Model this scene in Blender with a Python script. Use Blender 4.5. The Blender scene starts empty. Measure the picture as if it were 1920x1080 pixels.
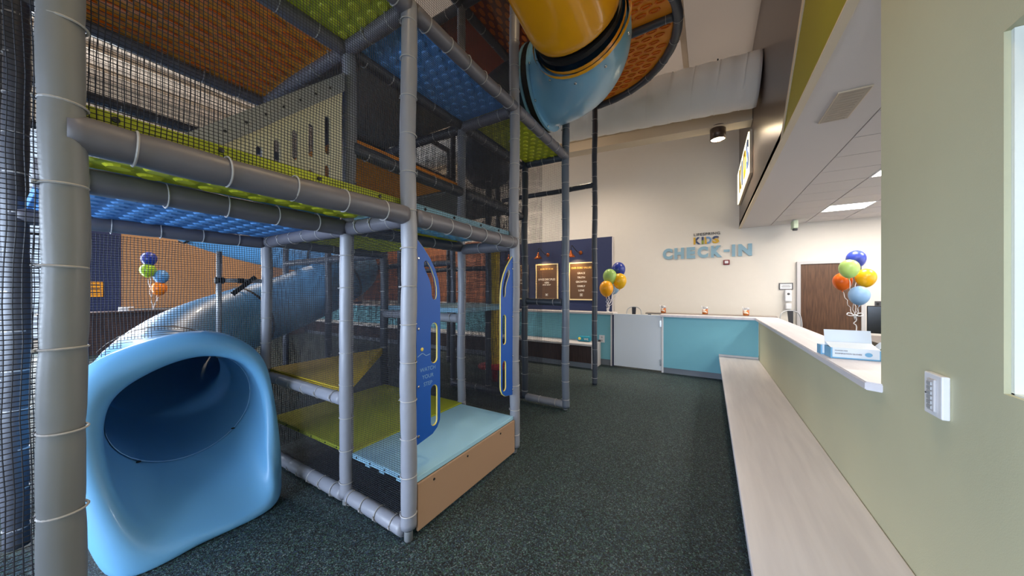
import bpy, bmesh, math, random
from mathutils import Vector, Matrix
random.seed(4)
sc = bpy.context.scene
COL = sc.collection
PI = math.pi

# ------------------------------------------------------------------ camera
YAW = math.atan2(369, 605)
cam = bpy.data.cameras.new('camera'); camo = bpy.data.objects.new('camera', cam); COL.objects.link(camo)
cam.sensor_width = 36; cam.lens = 605/1920*36; cam.shift_y = 6/1920; cam.clip_start = .02
camo.location = (0, 0, 1.5); camo.rotation_euler = (PI/2, 0, YAW)
sc.camera = camo

# ------------------------------------------------------------------ world, lights, exposure
w = bpy.data.worlds.new('world'); sc.world = w; w.use_nodes = True
w.node_tree.nodes['Background'].inputs[0].default_value = (.70, .80, 1, 1)
w.node_tree.nodes['Background'].inputs[1].default_value = 1.0
sc.view_settings.view_transform = 'Standard'; sc.view_settings.look = 'None'
sc.view_settings.gamma = 1; sc.view_settings.use_curve_mapping = False
sc.view_settings.exposure = 0.36
sc.cycles.use_denoising = True
sc.cycles.max_bounces = 7
sc.cycles.sample_clamp_indirect = 4

def area(name, loc, rot, sx, sy, power, color):
    l = bpy.data.lights.new(name, 'AREA'); l.shape = 'RECTANGLE'; l.size = sx; l.size_y = sy
    l.energy = power; l.color = color
    o = bpy.data.objects.new(name, l); COL.objects.link(o); o.location = loc; o.rotation_euler = rot
    return o
def spot(name, loc, aim, power, color, angle, blend=.6, size=.06):
    l = bpy.data.lights.new(name, 'SPOT'); l.energy = power; l.color = color
    l.spot_size = angle; l.spot_blend = blend; l.shadow_soft_size = size
    o = bpy.data.objects.new(name, l); COL.objects.link(o); o.location = loc
    o.rotation_euler = (Vector(aim)-Vector(loc)).to_track_quat('-Z', 'Y').to_euler()
    return o
COOL = (.66, .80, 1.0); WARM = (1.0, .82, .64)
# daylight coming through the tall windows of the wall behind the camera and of the far left wall
area('daylight_back', (-4.4, -4.85, 1.75), (PI/2, 0, 0), 8.2, 2.5, 760, COOL)
area('daylight_left', (-13.85, .8, 2.9), (PI/2, 0, -PI/2), .66, 5.0, 420, (.88, .94, 1))
area('reception_fill', (4.9, 6.0, 1.7), (PI/2, 0, PI/2), 5, 1.8, 50, (.95, .97, 1))  # fill added to brighten the reception; no window stands there
# rows of cylinder downlights under the high roof
DOWN = [(.135, 6.70), (-2.6, 7.2), (-6.0, 7.2), (-.1, 1.7), (-.25, -.6), (-9.5, 7.2), (-9.5, 3.5), (-6.5, -1.8), (-12.2, 4.2)]
DPOW = [150, 270, 420, 90, 60, 420, 420, 200, 420]

# ------------------------------------------------------------------ materials
def lin(c):
    return tuple(((x/255)/12.92 if x/255 <= .04045 else ((x/255+.055)/1.055)**2.4) for x in c)
MATS = {}
def mat(name, rgb, rough=.5, metal=0, bump=0, bscale=60, var=0, vscale=8, emit=0, spec=.5, coat=0):
    if name in MATS: return MATS[name]
    m = bpy.data.materials.new(name); m.use_nodes = True; nt = m.node_tree
    b = nt.nodes['Principled BSDF']; c = (*lin(rgb), 1)
    b.inputs['Base Color'].default_value = c; b.inputs['Roughness'].default_value = rough
    b.inputs['Metallic'].default_value = metal; b.inputs['Specular IOR Level'].default_value = spec
    b.inputs['Coat Weight'].default_value = coat
    tc = nt.nodes.new('ShaderNodeTexCoord')
    if var:
        n = nt.nodes.new('ShaderNodeTexNoise'); n.inputs['Scale'].default_value = vscale; n.inputs['Detail'].default_value = 4
        nt.links.new(tc.outputs['Object'], n.inputs['Vector'])
        h = nt.nodes.new('ShaderNodeHueSaturation'); h.inputs['Color'].default_value = c
        mr = nt.nodes.new('ShaderNodeMapRange'); mr.inputs[3].default_value = 1-var; mr.inputs[4].default_value = 1+var
        nt.links.new(n.outputs['Fac'], mr.inputs[0]); nt.links.new(mr.outputs[0], h.inputs['Value'])
        nt.links.new(h.outputs[0], b.inputs['Base Color'])
    if bump:
        n2 = nt.nodes.new('ShaderNodeTexNoise'); n2.inputs['Scale'].default_value = bscale; n2.inputs['Detail'].default_value = 3
        nt.links.new(tc.outputs['Object'], n2.inputs['Vector'])
        bp = nt.nodes.new('ShaderNodeBump'); bp.inputs['Strength'].default_value = bump; bp.inputs['Distance'].default_value = .01
        nt.links.new(n2.outputs['Fac'], bp.inputs['Height']); nt.links.new(bp.outputs[0], b.inputs['Normal'])
    if emit:
        b.inputs['Emission Color'].default_value = c; b.inputs['Emission Strength'].default_value = emit
    MATS[name] = m
    return m
def wood(name, a, c, scale=(3, 3, .25), rough=.4):
    m = bpy.data.materials.new(name); m.use_nodes = True; nt = m.node_tree; b = nt.nodes['Principled BSDF']
    tc = nt.nodes.new('ShaderNodeTexCoord'); mp = nt.nodes.new('ShaderNodeMapping'); mp.inputs['Scale'].default_value = scale
    n = nt.nodes.new('ShaderNodeTexNoise'); n.inputs['Scale'].default_value = 14; n.inputs['Detail'].default_value = 8
    r = nt.nodes.new('ShaderNodeValToRGB'); r.color_ramp.elements[0].position = .35; r.color_ramp.elements[1].position = .65
    r.color_ramp.elements[0].color = (*lin(a), 1); r.color_ramp.elements[1].color = (*lin(c), 1)
    nt.links.new(tc.outputs['Object'], mp.inputs[0]); nt.links.new(mp.outputs[0], n.inputs['Vector'])
    nt.links.new(n.outputs['Fac'], r.inputs[0]); nt.links.new(r.outputs[0], b.inputs['Base Color'])
    b.inputs['Roughness'].default_value = rough
    MATS[name] = m
    return m
def floor_material():
    m = bpy.data.materials.new('rubber_crumb'); m.use_nodes = True; nt = m.node_tree; b = nt.nodes['Principled BSDF']
    tc = nt.nodes.new('ShaderNodeTexCoord')
    v = nt.nodes.new('ShaderNodeTexVoronoi'); v.inputs['Scale'].default_value = 165
    n0 = nt.nodes.new('ShaderNodeTexNoise'); n0.inputs['Scale'].default_value = 120; n0.inputs['Detail'].default_value = 3
    mx = nt.nodes.new('ShaderNodeMix'); mx.data_type = 'VECTOR'; mx.inputs[0].default_value = .012
    nt.links.new(tc.outputs['Object'], mx.inputs[4]); nt.links.new(n0.outputs['Color'], mx.inputs[5])
    nt.links.new(tc.outputs['Object'], n0.inputs['Vector']); nt.links.new(mx.outputs[1], v.inputs['Vector'])
    sp = nt.nodes.new('ShaderNodeSeparateColor'); nt.links.new(v.outputs['Color'], sp.inputs[0])
    r = nt.nodes.new('ShaderNodeValToRGB'); cr = r.color_ramp; cr.interpolation = 'CONSTANT'
    cols = [(0, (8, 14, 17)), (.34, (28, 45, 48)), (.58, (52, 76, 76)), (.74, (42, 60, 80)), (.84, (84, 108, 108)), (.94, (44, 82, 60)), (.985, (116, 122, 128))]
    cr.elements[0].color = (*lin(cols[0][1]), 1); cr.elements[1].position = cols[1][0]; cr.elements[1].color = (*lin(cols[1][1]), 1)
    for p, c in cols[2:]:
        e = cr.elements.new(p); e.color = (*lin(c), 1)
    nt.links.new(sp.outputs[0], r.inputs[0]); nt.links.new(r.outputs[0], b.inputs['Base Color'])
    bp = nt.nodes.new('ShaderNodeBump'); bp.inputs['Strength'].default_value = .8; bp.inputs['Distance'].default_value = .004
    nt.links.new(v.outputs['Distance'], bp.inputs['Height']); nt.links.new(bp.outputs[0], b.inputs['Normal'])
    b.inputs['Roughness'].default_value = .62
    MATS['rubber_crumb'] = m
    return m
M_floor = floor_material()
M_wall = mat('warm_white_paint', (224, 218, 210), .75, bump=.05, bscale=300, var=.02)
M_navy = mat('navy_paint', (34, 46, 88), .6, bump=.05, bscale=300)
M_olive = mat('sage_green_paint', (195, 193, 162), .6, bump=.06, bscale=250, var=.02)
M_chart = mat('chartreuse_paint', (150, 140, 22), .6)
M_bronze = mat('bronze_laminate', (92, 76, 68), .30, .45, var=.10, vscale=6)
M_trimw = mat('cream_trim', (216, 200, 176), .6)
M_ceil = mat('ceiling_tile_white', (214, 206, 204), .85, bump=.1, bscale=200)
M_roof = mat('painted_roof_deck', (208, 192, 174), .8)
M_duct = mat('white_fabric_duct', (243, 240, 236), .7, bump=.1, bscale=30)
M_teal = mat('teal_laminate', (120, 188, 206), .5, var=.02)
M_lam = mat('white_laminate', (216, 212, 214), .42, var=.02, vscale=30)
M_bench = wood('grey_oak_laminate', (208, 205, 212), (218, 215, 221), (1.6, .12, 1), .42)
M_greyb = mat('grey_base', (118, 126, 138), .5)
M_door = wood('walnut_door', (78, 54, 40), (104, 74, 54))
M_woodf = wood('dark_walnut', (52, 38, 36), (74, 54, 48))
M_wood2 = wood('amber_panelling', (150, 84, 40), (176, 108, 60))
M_frame = mat('door_frame_grey', (196, 194, 196), .5)
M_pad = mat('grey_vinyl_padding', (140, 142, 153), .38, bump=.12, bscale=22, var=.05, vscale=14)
M_tie = mat('cable_tie_grey', (172, 170, 172), .4)
M_steel = mat('galvanised_steel', (196, 196, 196), .25, 1)
M_black = mat('black_rubber', (22, 23, 26), .6)
M_net = mat('black_netting_cord', (24, 27, 40), .55)
M_upshade = mat('shaded_upper_padding', (104, 102, 112), .42, bump=.12, bscale=22, var=.05)  # same grey pad, with the dimness of the upper beams put into the colour
M_inner = mat('shaded_inner_padding', (72, 74, 84), .45, bump=.1, bscale=22)  # grey pad darkened to paint in the shade inside the frame
M_near = mat('shaded_near_padding', (120, 122, 126), .42, bump=.12, bscale=22, var=.05)  # grey pad toned down for the shade on the nearest post
M_dark = mat('shaded_far_padding', (66, 72, 84), .4, bump=.12, bscale=22)  # grey pad with low light painted in, for rim, spoke and far pipes
M_sky = mat('sky_blue_plastic', (112, 176, 224), .4, var=.02, vscale=3, coat=.08)
M_skydeck = mat('light_blue_deck_coating', (160, 210, 238), .5, bump=.25, bscale=260)
M_green = mat('lime_green_deck_coating', (178, 186, 40), .5, bump=.25, bscale=260)
M_greencup = mat('lime_green_cup', (204, 206, 44), .45)
M_bluedk = mat('azure_deck_coating', (86, 146, 214), .5, bump=.25, bscale=260)
M_bluecup = mat('azure_cup', (100, 158, 224), .45)
M_orange = mat('orange_deck_coating', (238, 146, 22), .5, bump=.25, bscale=260)
M_orangec = mat('burnt_orange_slot', (226, 112, 12), .55)
M_yellowd = mat('yellow_deck_coating', (214, 184, 40), .5, bump=.25, bscale=260)
M_greyd = mat('grey_deck_coating', (110, 108, 106), .5)
M_redd = mat('brick_red_deck_coating', (150, 62, 34), .5)
M_yel = mat('yellow_plastic', (240, 166, 12), .25, var=.03, vscale=3, coat=.4)
M_tan = mat('tan_panel', (176, 142, 116), .5, bump=.1, bscale=400)
M_cream = mat('cream_panel', (242, 234, 206), .45)
M_blue = mat('royal_blue_panel', (16, 88, 188), .5, bump=.06, bscale=300)
M_core = mat('yellow_core', (250, 226, 110), .45)
M_ltgrey = mat('light_grey_metal', (182, 184, 188), .35, .35)
M_darkg = mat('dark_grey_metal', (54, 54, 58), .4, .6)
M_copper = mat('aged_copper', (176, 98, 56), .3, .9)
M_brown = mat('brown_poster', (92, 66, 46), .55)
M_ivory = mat('ivory_frame', (244, 226, 176), .5)
M_gold = mat('gold_print', (240, 200, 110), .5)
M_whitep = mat('white_print', (236, 232, 226), .5)
M_plastic = mat('white_plastic', (232, 232, 236), .4)
M_glow = mat('lit_diffuser', (255, 250, 240), .5, emit=9)
M_warmglow = mat('warm_lamp_glow', (255, 206, 130), .5, emit=14)
M_signglow = mat('lit_sign_face', (255, 246, 214), .5, emit=1.1)
M_letter = mat('grey_blue_letter', (136, 172, 192), .5)
M_charc = mat('charcoal_letter', (72, 72, 76), .5)
M_screen = mat('black_screen', (20, 22, 26), .2)

# ------------------------------------------------------------------ builders
def link(name, me, m=None, parent=None, loc=None, rot=None, smooth=False):
    o = bpy.data.objects.new(name, me); COL.objects.link(o)
    if m is not None and len(me.materials) == 0:
        for q in (m if isinstance(m, (list, tuple)) else [m]): me.materials.append(q)
    if loc is not None: o.location = loc
    if rot is not None: o.rotation_euler = rot
    if parent is not None: o.parent = parent
    if smooth:
        for p in me.polygons: p.use_smooth = True
    return o
def thing(name, label, cat, loc=(0, 0, 0), rot=(0, 0, 0), group=None):
    o = bpy.data.objects.new(name, None); COL.objects.link(o); o.empty_display_size = .1
    o.location = loc; o.rotation_euler = rot; o['label'] = label; o['category'] = cat
    if group: o['group'] = group
    return o
def tag(o, label, cat, group=None):
    o['label'] = label; o['category'] = cat
    if group: o['group'] = group
    return o
def struct(o, label=None, cat=None):
    o['kind'] = 'structure'
    if label: o['label'] = label
    if cat: o['category'] = cat
    return o
def stuff(o): o['kind'] = 'stuff'; return o
def bm_mesh(name, bm):
    bmesh.ops.recalc_face_normals(bm, faces=bm.faces)
    me = bpy.data.meshes.new(name); bm.to_mesh(me); bm.free(); return me
def add_box(bm, x0, x1, y0, y1, z0, z1, bev=0):
    r = bmesh.ops.create_cube(bm, size=1)
    for v in r['verts']:
        v.co = Vector(((x0+x1)/2+v.co.x*(x1-x0), (y0+y1)/2+v.co.y*(y1-y0), (z0+z1)/2+v.co.z*(z1-z0)))
    if bev:
        es = list({e for v in r['verts'] for e in v.link_edges})
        bmesh.ops.bevel(bm, geom=es, offset=bev, segments=2, affect='EDGES', profile=.5)
def box(name, x0, x1, y0, y1, z0, z1, m, parent=None, bev=0):
    bm = bmesh.new(); add_box(bm, x0, x1, y0, y1, z0, z1, bev)
    return link(name, bm_mesh(name, bm), m, parent)
def boxes(name, lst, m, parent=None, bev=0):
    bm = bmesh.new()
    for b in lst: add_box(bm, *b, bev)
    return link(name, bm_mesh(name, bm), m, parent)
def add_tube(bm, pts, rad, n=12, cap=True, closed=False):
    pts = [Vector(p) for p in pts]; N = len(pts); rings = []
    rr = rad if isinstance(rad, (list, tuple)) else [rad]*N
    up = None
    for i, p in enumerate(pts):
        a = pts[(i-1) % N] if (closed or i > 0) else p
        c = pts[(i+1) % N] if (closed or i < N-1) else p
        t = (c-a).normalized()
        if up is None:
            up = Vector((0, 0, 1)) if abs(t.z) < .9 else Vector((1, 0, 0))
        s = t.cross(up).normalized(); up = s.cross(t).normalized()
        rings.append([bm.verts.new(p+(s*math.cos(2*PI*k/n)+up*math.sin(2*PI*k/n))*rr[i]) for k in range(n)])
    M = N if closed else N-1
    for i in range(M):
        A, B = rings[i], rings[(i+1) % N]
        for k in range(n): bm.faces.new((A[k], A[(k+1) % n], B[(k+1) % n], B[k]))
    if cap and not closed:
        bm.faces.new(rings[0][::-1]); bm.faces.new(rings[-1])
    return rings
def tube(name, pts, rad, m, parent=None, n=12, smooth=True, closed=False, cap=True):
    bm = bmesh.new(); add_tube(bm, pts, rad, n, cap, closed)
    return link(name, bm_mesh(name, bm), m, parent, smooth=smooth)
def add_lathe(bm, prof, n=24, c=(0, 0, 0)):
    rings = []
    for r, z in prof:
        if r < 1e-6: rings.append([bm.verts.new((c[0], c[1], c[2]+z))])
        else: rings.append([bm.verts.new((c[0]+r*math.cos(2*PI*k/n), c[1]+r*math.sin(2*PI*k/n), c[2]+z)) for k in range(n)])
    for A, B in zip(rings, rings[1:]):
        for k in range(n):
            k2 = (k+1) % n
            if len(A) == 1 and len(B) == 1: continue
            if len(A) == 1: bm.faces.new((A[0], B[k], B[k2]))
            elif len(B) == 1: bm.faces.new((A[k], A[k2], B[0]))
            else: bm.faces.new((A[k], A[k2], B[k2], B[k]))
def lathe(name, prof, m, parent=None, loc=None, rot=None, n=24, smooth=True):
    bm = bmesh.new(); add_lathe(bm, prof, n)
    return link(name, bm_mesh(name, bm), m, parent, loc, rot, smooth)
def conv(curve_data, name):
    o = bpy.data.objects.new('tmp', curve_data); COL.objects.link(o)
    dg = bpy.context.evaluated_depsgraph_get(); dg.update()
    me = bpy.data.meshes.new_from_object(o.evaluated_get(dg)); me.name = name
    bpy.data.objects.remove(o); bpy.data.curves.remove(curve_data)
    me.materials.clear(); return me
def plate(name, outline, holes, thick, m, parent=None, loc=(0, 0, 0), rot=(0, 0, 0), bevel=0):
    cu = bpy.data.curves.new('c', 'CURVE'); cu.dimensions = '2D'; cu.fill_mode = 'BOTH'; cu.extrude = thick/2; cu.bevel_depth = bevel
    for ring in [outline]+holes:
        s = cu.splines.new('POLY'); s.points.add(len(ring)-1); s.use_cyclic_u = True
        for p, q in zip(s.points, ring): p.co = (q[0], q[1], 0, 1)
    return link(name, conv(cu, name), m, parent, loc, rot)
def text(name, body, size, depth, m, parent, loc, rot, bold=0, align='CENTER', spacing=1):
    cu = bpy.data.curves.new('t', 'FONT'); cu.body = body; cu.size = size; cu.extrude = depth/2; cu.offset = bold
    cu.align_x = align; cu.space_character = spacing; cu.resolution_u = 4
    return link(name, conv(cu, name), m, parent, loc, rot)
def slot(cx, cy, w, h, n=6):
    r = w/2; pts = []
    for k in range(n+1): a = PI*k/n; pts.append((cx+r*math.cos(a), cy+h/2-r+r*math.sin(a)))
    for k in range(n+1): a = PI+PI*k/n; pts.append((cx+r*math.cos(a), cy-h/2+r+r*math.sin(a)))
    return pts
def crv(pts, per=6, closed=False):
    P = [Vector(p) for p in pts]; N = len(P); out = []
    segs = N if closed else N-1
    for i in range(segs):
        g = (lambda j: P[j % N]) if closed else (lambda j: P[max(0, min(N-1, j))])
        a, b, c, d = g(i-1), g(i), g(i+1), g(i+2)
        for k in range(per):
            t = k/per
            out.append(.5*((2*b)+(c-a)*t+(2*a-5*b+4*c-d)*t*t+(3*b-a-3*c+d)*t**3))
    if not closed: out.append(P[-1])
    return out

# ------------------------------------------------------------------ the room
struct(box('floor', -14.1, 5.1, -5.1, 9.5, -.1, 0, M_floor), 'dark green speckled rubber crumb floor')
struct(box('wall_far', -14.1, 5.1, 9.4, 9.55, 0, 7.6, M_wall))
struct(boxes('wall_back', [(-14.1, -8.7, -5.1, -5, 0, 7.6), (-.2, 5.1, -5.1, -5, 0, 7.6), (-8.7, -.2, -5.1, -5, 0, .45), (-8.7, -.2, -5.1, -5, 3.1, 7.6)], M_wall))
struct(boxes('wall_left', [(-14.1, -14, 1.15, 9.4, 0, 7.6), (-14.1, -14, -5, .44, 0, 7.6), (-14.1, -14, .44, 1.15, 0, .3), (-14.1, -14, .44, 1.15, 5.5, 7.6)], M_wall))
struct(box('wall_right', 5, 5.1, -5, 9.4, 0, 3.2, M_wall))
# mullioned windows (frames only stand proud; the panes let daylight in)
def mullions(name, axis, a0, a1, z0, z1, at, n):
    L = []
    t = .03
    for k in range(n+1):
        a = a0+(a1-a0)*k/n
        L.append((a-t, a+t, at-.04, at+.04, z0, z1) if axis == 'x' else (at-.04, at+.04, a-t, a+t, z0, z1))
    for z in (z0, (z0+z1)/2, z1):
        L.append((a0, a1, at-.04, at+.04, z-t, z+t) if axis == 'x' else (at-.04, at+.04, a0, a1, z-t, z+t))
    struct(boxes('window_frame', L, M_darkg))
M_glass = mat('window_glass', (235, 244, 250), .02)
M_glass.node_tree.nodes['Principled BSDF'].inputs['Transmission Weight'].default_value = 1
struct(box('window_1', -8.7, -.2, -5.056, -5.05, .45, 3.1, M_glass)); struct(box('window_2', -14.056, -14.05, .44, 1.15, .3, 5.5, M_glass))
mullions('window_1', 'x', -8.7, -.2, .45, 3.1, -5.05, 8)
mullions('window_2', 'y', .44, 1.15, .3, 5.5, -14.05, 1)
# unseen bulkhead added to keep lobby daylight off the upper play frame
struct(box('wall_shade_bulkhead', -14, .62, -1.45, -1.3, 2.28, 7.3, M_wall), 'unseen bulkhead added behind the camera to shade the upper hall')
struct(box('ceiling_lobby', -14, .62, -5, -1.3, 3.15, 3.2, M_ceil), 'lower lobby ceiling behind the camera')
# sloping roof over the tall hall
bm = bmesh.new()
def rz(x): return 5.52+(.62-x)*.115
v = [bm.verts.new(p) for p in ((-14.1, -5.1, rz(-14.1)), (.8, -5.1, rz(.8)), (.8, 9.5, rz(.8)), (-14.1, 9.5, rz(-14.1)))]
f = bm.faces.new(v); bmesh.ops.solidify(bm, geom=[f], thickness=-.1)
roof = struct(link('ceiling', bm_mesh('ceiling', bm), M_roof), 'sloping roof deck over the tall hall')
# beams running across under the roof and joists along it
for i, (y, h, dz) in enumerate([(8.15, .24, .02), (4.3, .30, 0), (.4, .30, 0), (-3.4, .3, 0)]):
    bm = bmesh.new(); add_box(bm, -14, .6, y-.07, y+.07, -h, 0)
    for vv in bm.verts: vv.co.z += rz(vv.co.x)-dz
    struct(link('roof_beam', bm_mesh('roof_beam', bm), M_trimw, roof))
bm = bmesh.new(); add_box(bm, -13.9, .615, 6.62, 6.78, 0, .2); add_box(bm, -13.9, .615, 6.56, 6.84, -.02, .0); add_box(bm, -13.9, .615, 6.56, 6.84, .2, .22)
for vv in bm.verts: vv.co.z += 4.33+(.6-vv.co.x)*.055
struct(link('cross_beam', bm_mesh('cross_beam', bm), M_trimw), 'cream steel beam crossing below the duct')
for x in [-.35-1.4*k for k in range(10)]:
    box('roof_joist', x-.04, x+.04, -5, 9.4, rz(x)-.12, rz(x)-.004, M_roof, roof)
# soffit ceiling over the reception room
cl = struct(boxes('ceiling_soffit', [(.62, 5, 2.18, 9.4, 3.015, 3.1), (.84, 5, -5, 2.18, 3.015, 3.1)], M_ceil), 'white suspended tile ceiling over the reception room')
cl.name = 'ceiling'
tile_me = None
LIGHTS = {(2, 8), (2, 4), (4, 8), (4, 4), (2, 0), (4, 0)}
xg = [.62, 1.2, 1.8, 2.4, 3.0, 3.6, 4.2, 4.8]
yg = [3.33+.55*k for k in range(-4, 12)]
bm = bmesh.new(); add_box(bm, .006, .592, .006, .544, 0, .012, .002); tile_me = bm_mesh('ceiling_tile', bm); tile_me.materials.append(M_ceil)
for i, x in enumerate(xg[1:-1], 1):
    for j, y in enumerate(yg):
        if y > 9.2 or (i, j-4) in LIGHTS: continue
        link('ceiling_tile', tile_me, None, cl, (x, y, 2.998))
box('ceiling_border', .62, 1.195, 2.18, 9.4, 2.998, 3.012, M_ceil, cl)
box('ceiling_border', 4.8, 5, -5, 9.4, 2.998, 3.012, M_ceil, cl)
t = thing('ceiling_vent', 'narrow beige supply air grille in the white ceiling border', 'vent', (.83, 3.35, 2.998))
box('frame', 0, .19, 0, .52, -.012, 0, M_trimw, t, .003)
boxes('grille', [(.008, .182, .008, .512, -.014, -.0121)]+[(.03, .16, .03+.045*k, .034+.045*k, -.0165, -.0141) for k in range(11)], mat('vent_beige', (176, 162, 146), .6), t)
TL = {(2, 8): 'square flush ceiling light nearest the far wall', (2, 4): 'square flush ceiling light cut by the green pillar', (4, 8): 'square flush ceiling light before the far wall, hidden by the pillar', (4, 4): 'square flush ceiling light above the desk, hidden by the pillar', (2, 0): 'square flush ceiling light close behind the pillar wall', (4, 0): 'square flush ceiling light nearest the right wall corner'}
for i, j in sorted(LIGHTS):
    x, y = xg[i], yg[j+4]
    t = thing('ceiling_light', TL.get((i, j), 'square flush ceiling light deeper in the reception room'), 'ceiling light', (x, y, 2.998), group='flush square ceiling lights')
    boxes('frame', [(.0, .6, 0, .02, -.004, .012), (0, .6, .53, .55, -.004, .012), (0, .02, .02, .53, -.004, .012), (.58, .6, .02, .53, -.004, .012)], M_plastic, t)
    box('diffuser', .02, .58, .02, .53, 0, .01, M_glow, t)
    area('troffer_glow', (x+.3, y+.275, 2.985), (0, 0, 0), .5, .5, 24, (1, .93, .84))
# fascia above the soffit edge
fa = box('wall_fascia', .62, .72, 2.178, 9.4, 3.0, 5.6, M_bronze); struct(fa, 'dark bronze fascia above the reception opening')
def poly_x(name, pts, x, dx, m, parent=None):
    bm = bmesh.new(); A = [bm.verts.new((x, y, z)) for y, z in pts]; f = bm.faces.new(A)
    r = bmesh.ops.extrude_face_region(bm, geom=[f])
    for q in r['geom']:
        if isinstance(q, bmesh.types.BMVert): q.co.x += dx
    return link(name, bm_mesh(name, bm), m, parent)
# chartreuse nearer part with its slanting trim
struct(poly_x('wall_chartreuse', [(2.179, 3.0), (4.08, 3.0), (3.24, 3.66), (2.179, 4.50)], .614, .1, M_chart), 'chartreuse wall band above the soffit edge')
struct(poly_x('trim_1', [(4.055, 3.0), (4.13, 3.0), (3.27, 3.70), (2.179, 4.57), (2.179, 4.49), (3.22, 3.645)], .606, .03, M_trimw), 'slanting cream trim between bronze and chartreuse')
struct(boxes('trim_2', [(.606, .66, 2.18, 9.4, 2.988, 2.9995)], M_trimw))
# pillar wall with a pass-through opening
WX = .685
struct(boxes('wall_pillar', [(WX, WX+.15, 1.446, 2.178, 0, 5.6), (WX, WX+.15, -5, 1.446, 0, 1.221), (WX, WX+.15, -5, 1.446, 2.205, 5.6), (WX, WX+.15, -5, .35, 1.221, 2.205)], M_olive), 'sage green pillar wall with a pass-through opening')
struct(boxes('trim_3', [(WX+.012, WX+.16, 1.434, 1.445, 1.222, 2.204), (WX+.012, WX+.17, .36, 1.446, 1.21, 1.226)], mat('pale_reveal', (232, 236, 228), .6)), 'pale lining of the pass-through opening')
struct(box('wall_side_room', 1.9, 2.0, -5, 1.9, 0, 2.998, M_wall))
area('side_room_light', (1.3, .8, 2.95), (0, 0, 0), .5, .5, 7, (1, 1, .95))
# pony wall
struct(box('wall_pony', WX, WX+.15, 2.178, 6.50, 0, 1.03, M_olive), 'low sage green counter wall behind the long bench')

# ------------------------------------------------------------------ far wall
struct(box('wall_accent', -6.3, -2.364, 9.385, 9.40, 0, 3.07, M_navy), 'navy painted panel of the far wall')
struct(box('trim_4', -2.364, -2.33, 9.375, 9.40, 0, 3.05, M_lam))
wp = struct(box('wall_panelling', -13.9, -6.3, 9.36, 9.40, 1.1, 3.3, M_wood2), 'amber wood panelling on the far left of the hall')
struct(boxes('wall_navy_left', [(-13.99, -13.95, 1.2, 2.0, 0, 3.3), (-13.99, -13.95, -1.25, .42, 0, 3.3), (-13.99, -13.95, 3.4, 9.3, 0, 1.0)], M_navy), 'navy section of the left wall')
struct(box('wall_amber_left', -13.99, -13.96, 2.0, 9.3, 1.0, 4.6, mat('tan_wall', (176, 132, 92), .7)), 'tan section of the left wall')
door = struct(boxes('door_1', [(1.72, 2.66, 9.36, 9.40, .01, 2.09)], M_door, bev=.003), 'brown wooden door in the far wall')
struct(boxes('door_frame', [(1.66, 1.72, 9.33, 9.41, 0, 2.15), (2.66, 2.72, 9.33, 9.41, 0, 2.15), (1.72, 2.66, 9.33, 9.41, 2.09, 2.15)], M_frame, door))
lathe('door_handle', [(0, 0), (.03, 0), (.03, .01), (.012, .02), (.012, .05), (.028, .06), (.028, .075), (0, .08)], M_steel, door, (2.58, 9.36, 1.0), (PI/2, 0, 0))
ROTW = (PI/2, 0, 0)
t = thing('sign_lettering', 'raised grey-blue CHECK-IN lettering on the far wall', 'sign', (-.09, 9.385, 2.335))
xs = [-1.04, -.765, -.485, -.245, .045, .31, .475, .60]
ws = [.23, .22, .19, .23, .23, .12, .065, .265]
for ch, x, wd in zip('CHECK-IN', xs, ws):
    o = text('letter', ch, .365, .03, M_letter, None, (0, 0, 0), ROTW, bold=.023, align='LEFT')
    bb = [v.co for v in o.data.vertices]; x0 = min(q.x for q in bb); x1 = max(q.x for q in bb); y0 = min(q.y for q in bb); y1 = max(q.y for q in bb)
    for q in o.data.vertices:
        q.co.x = (q.co.x-x0)/(x1-x0)*wd
        if ch != '-': q.co.y = (q.co.y-y0)/(y1-y0)*.285
        else: q.co.y = .12+(q.co.y-y0)/(y1-y0)*.055
    o.parent = t; o.location = (x+.09, 0, 0)
t = thing('logo_lettering', 'small LIFESPRING over multicoloured KIDS lettering above the CHECK-IN sign', 'sign', (-.33, 9.39, 2.68))
lg = text('caption', 'LIFESPRING', .095, .012, M_charc, t, (.285, 0, .215), ROTW, align='CENTER', spacing=1.1)
xs0 = min(q.co.x for q in lg.data.vertices); xs1 = max(q.co.x for q in lg.data.vertices)
for q in lg.data.vertices: q.co.x *= .56/(xs1-xs0)
cy_ = mat('letter_mustard', (206, 164, 48), .5); cn_ = mat('letter_navy', (56, 72, 110), .5); cb_ = mat('letter_steel_blue', (110, 150, 196), .5); cg_ = mat('letter_olive', (140, 150, 60), .5)
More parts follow.
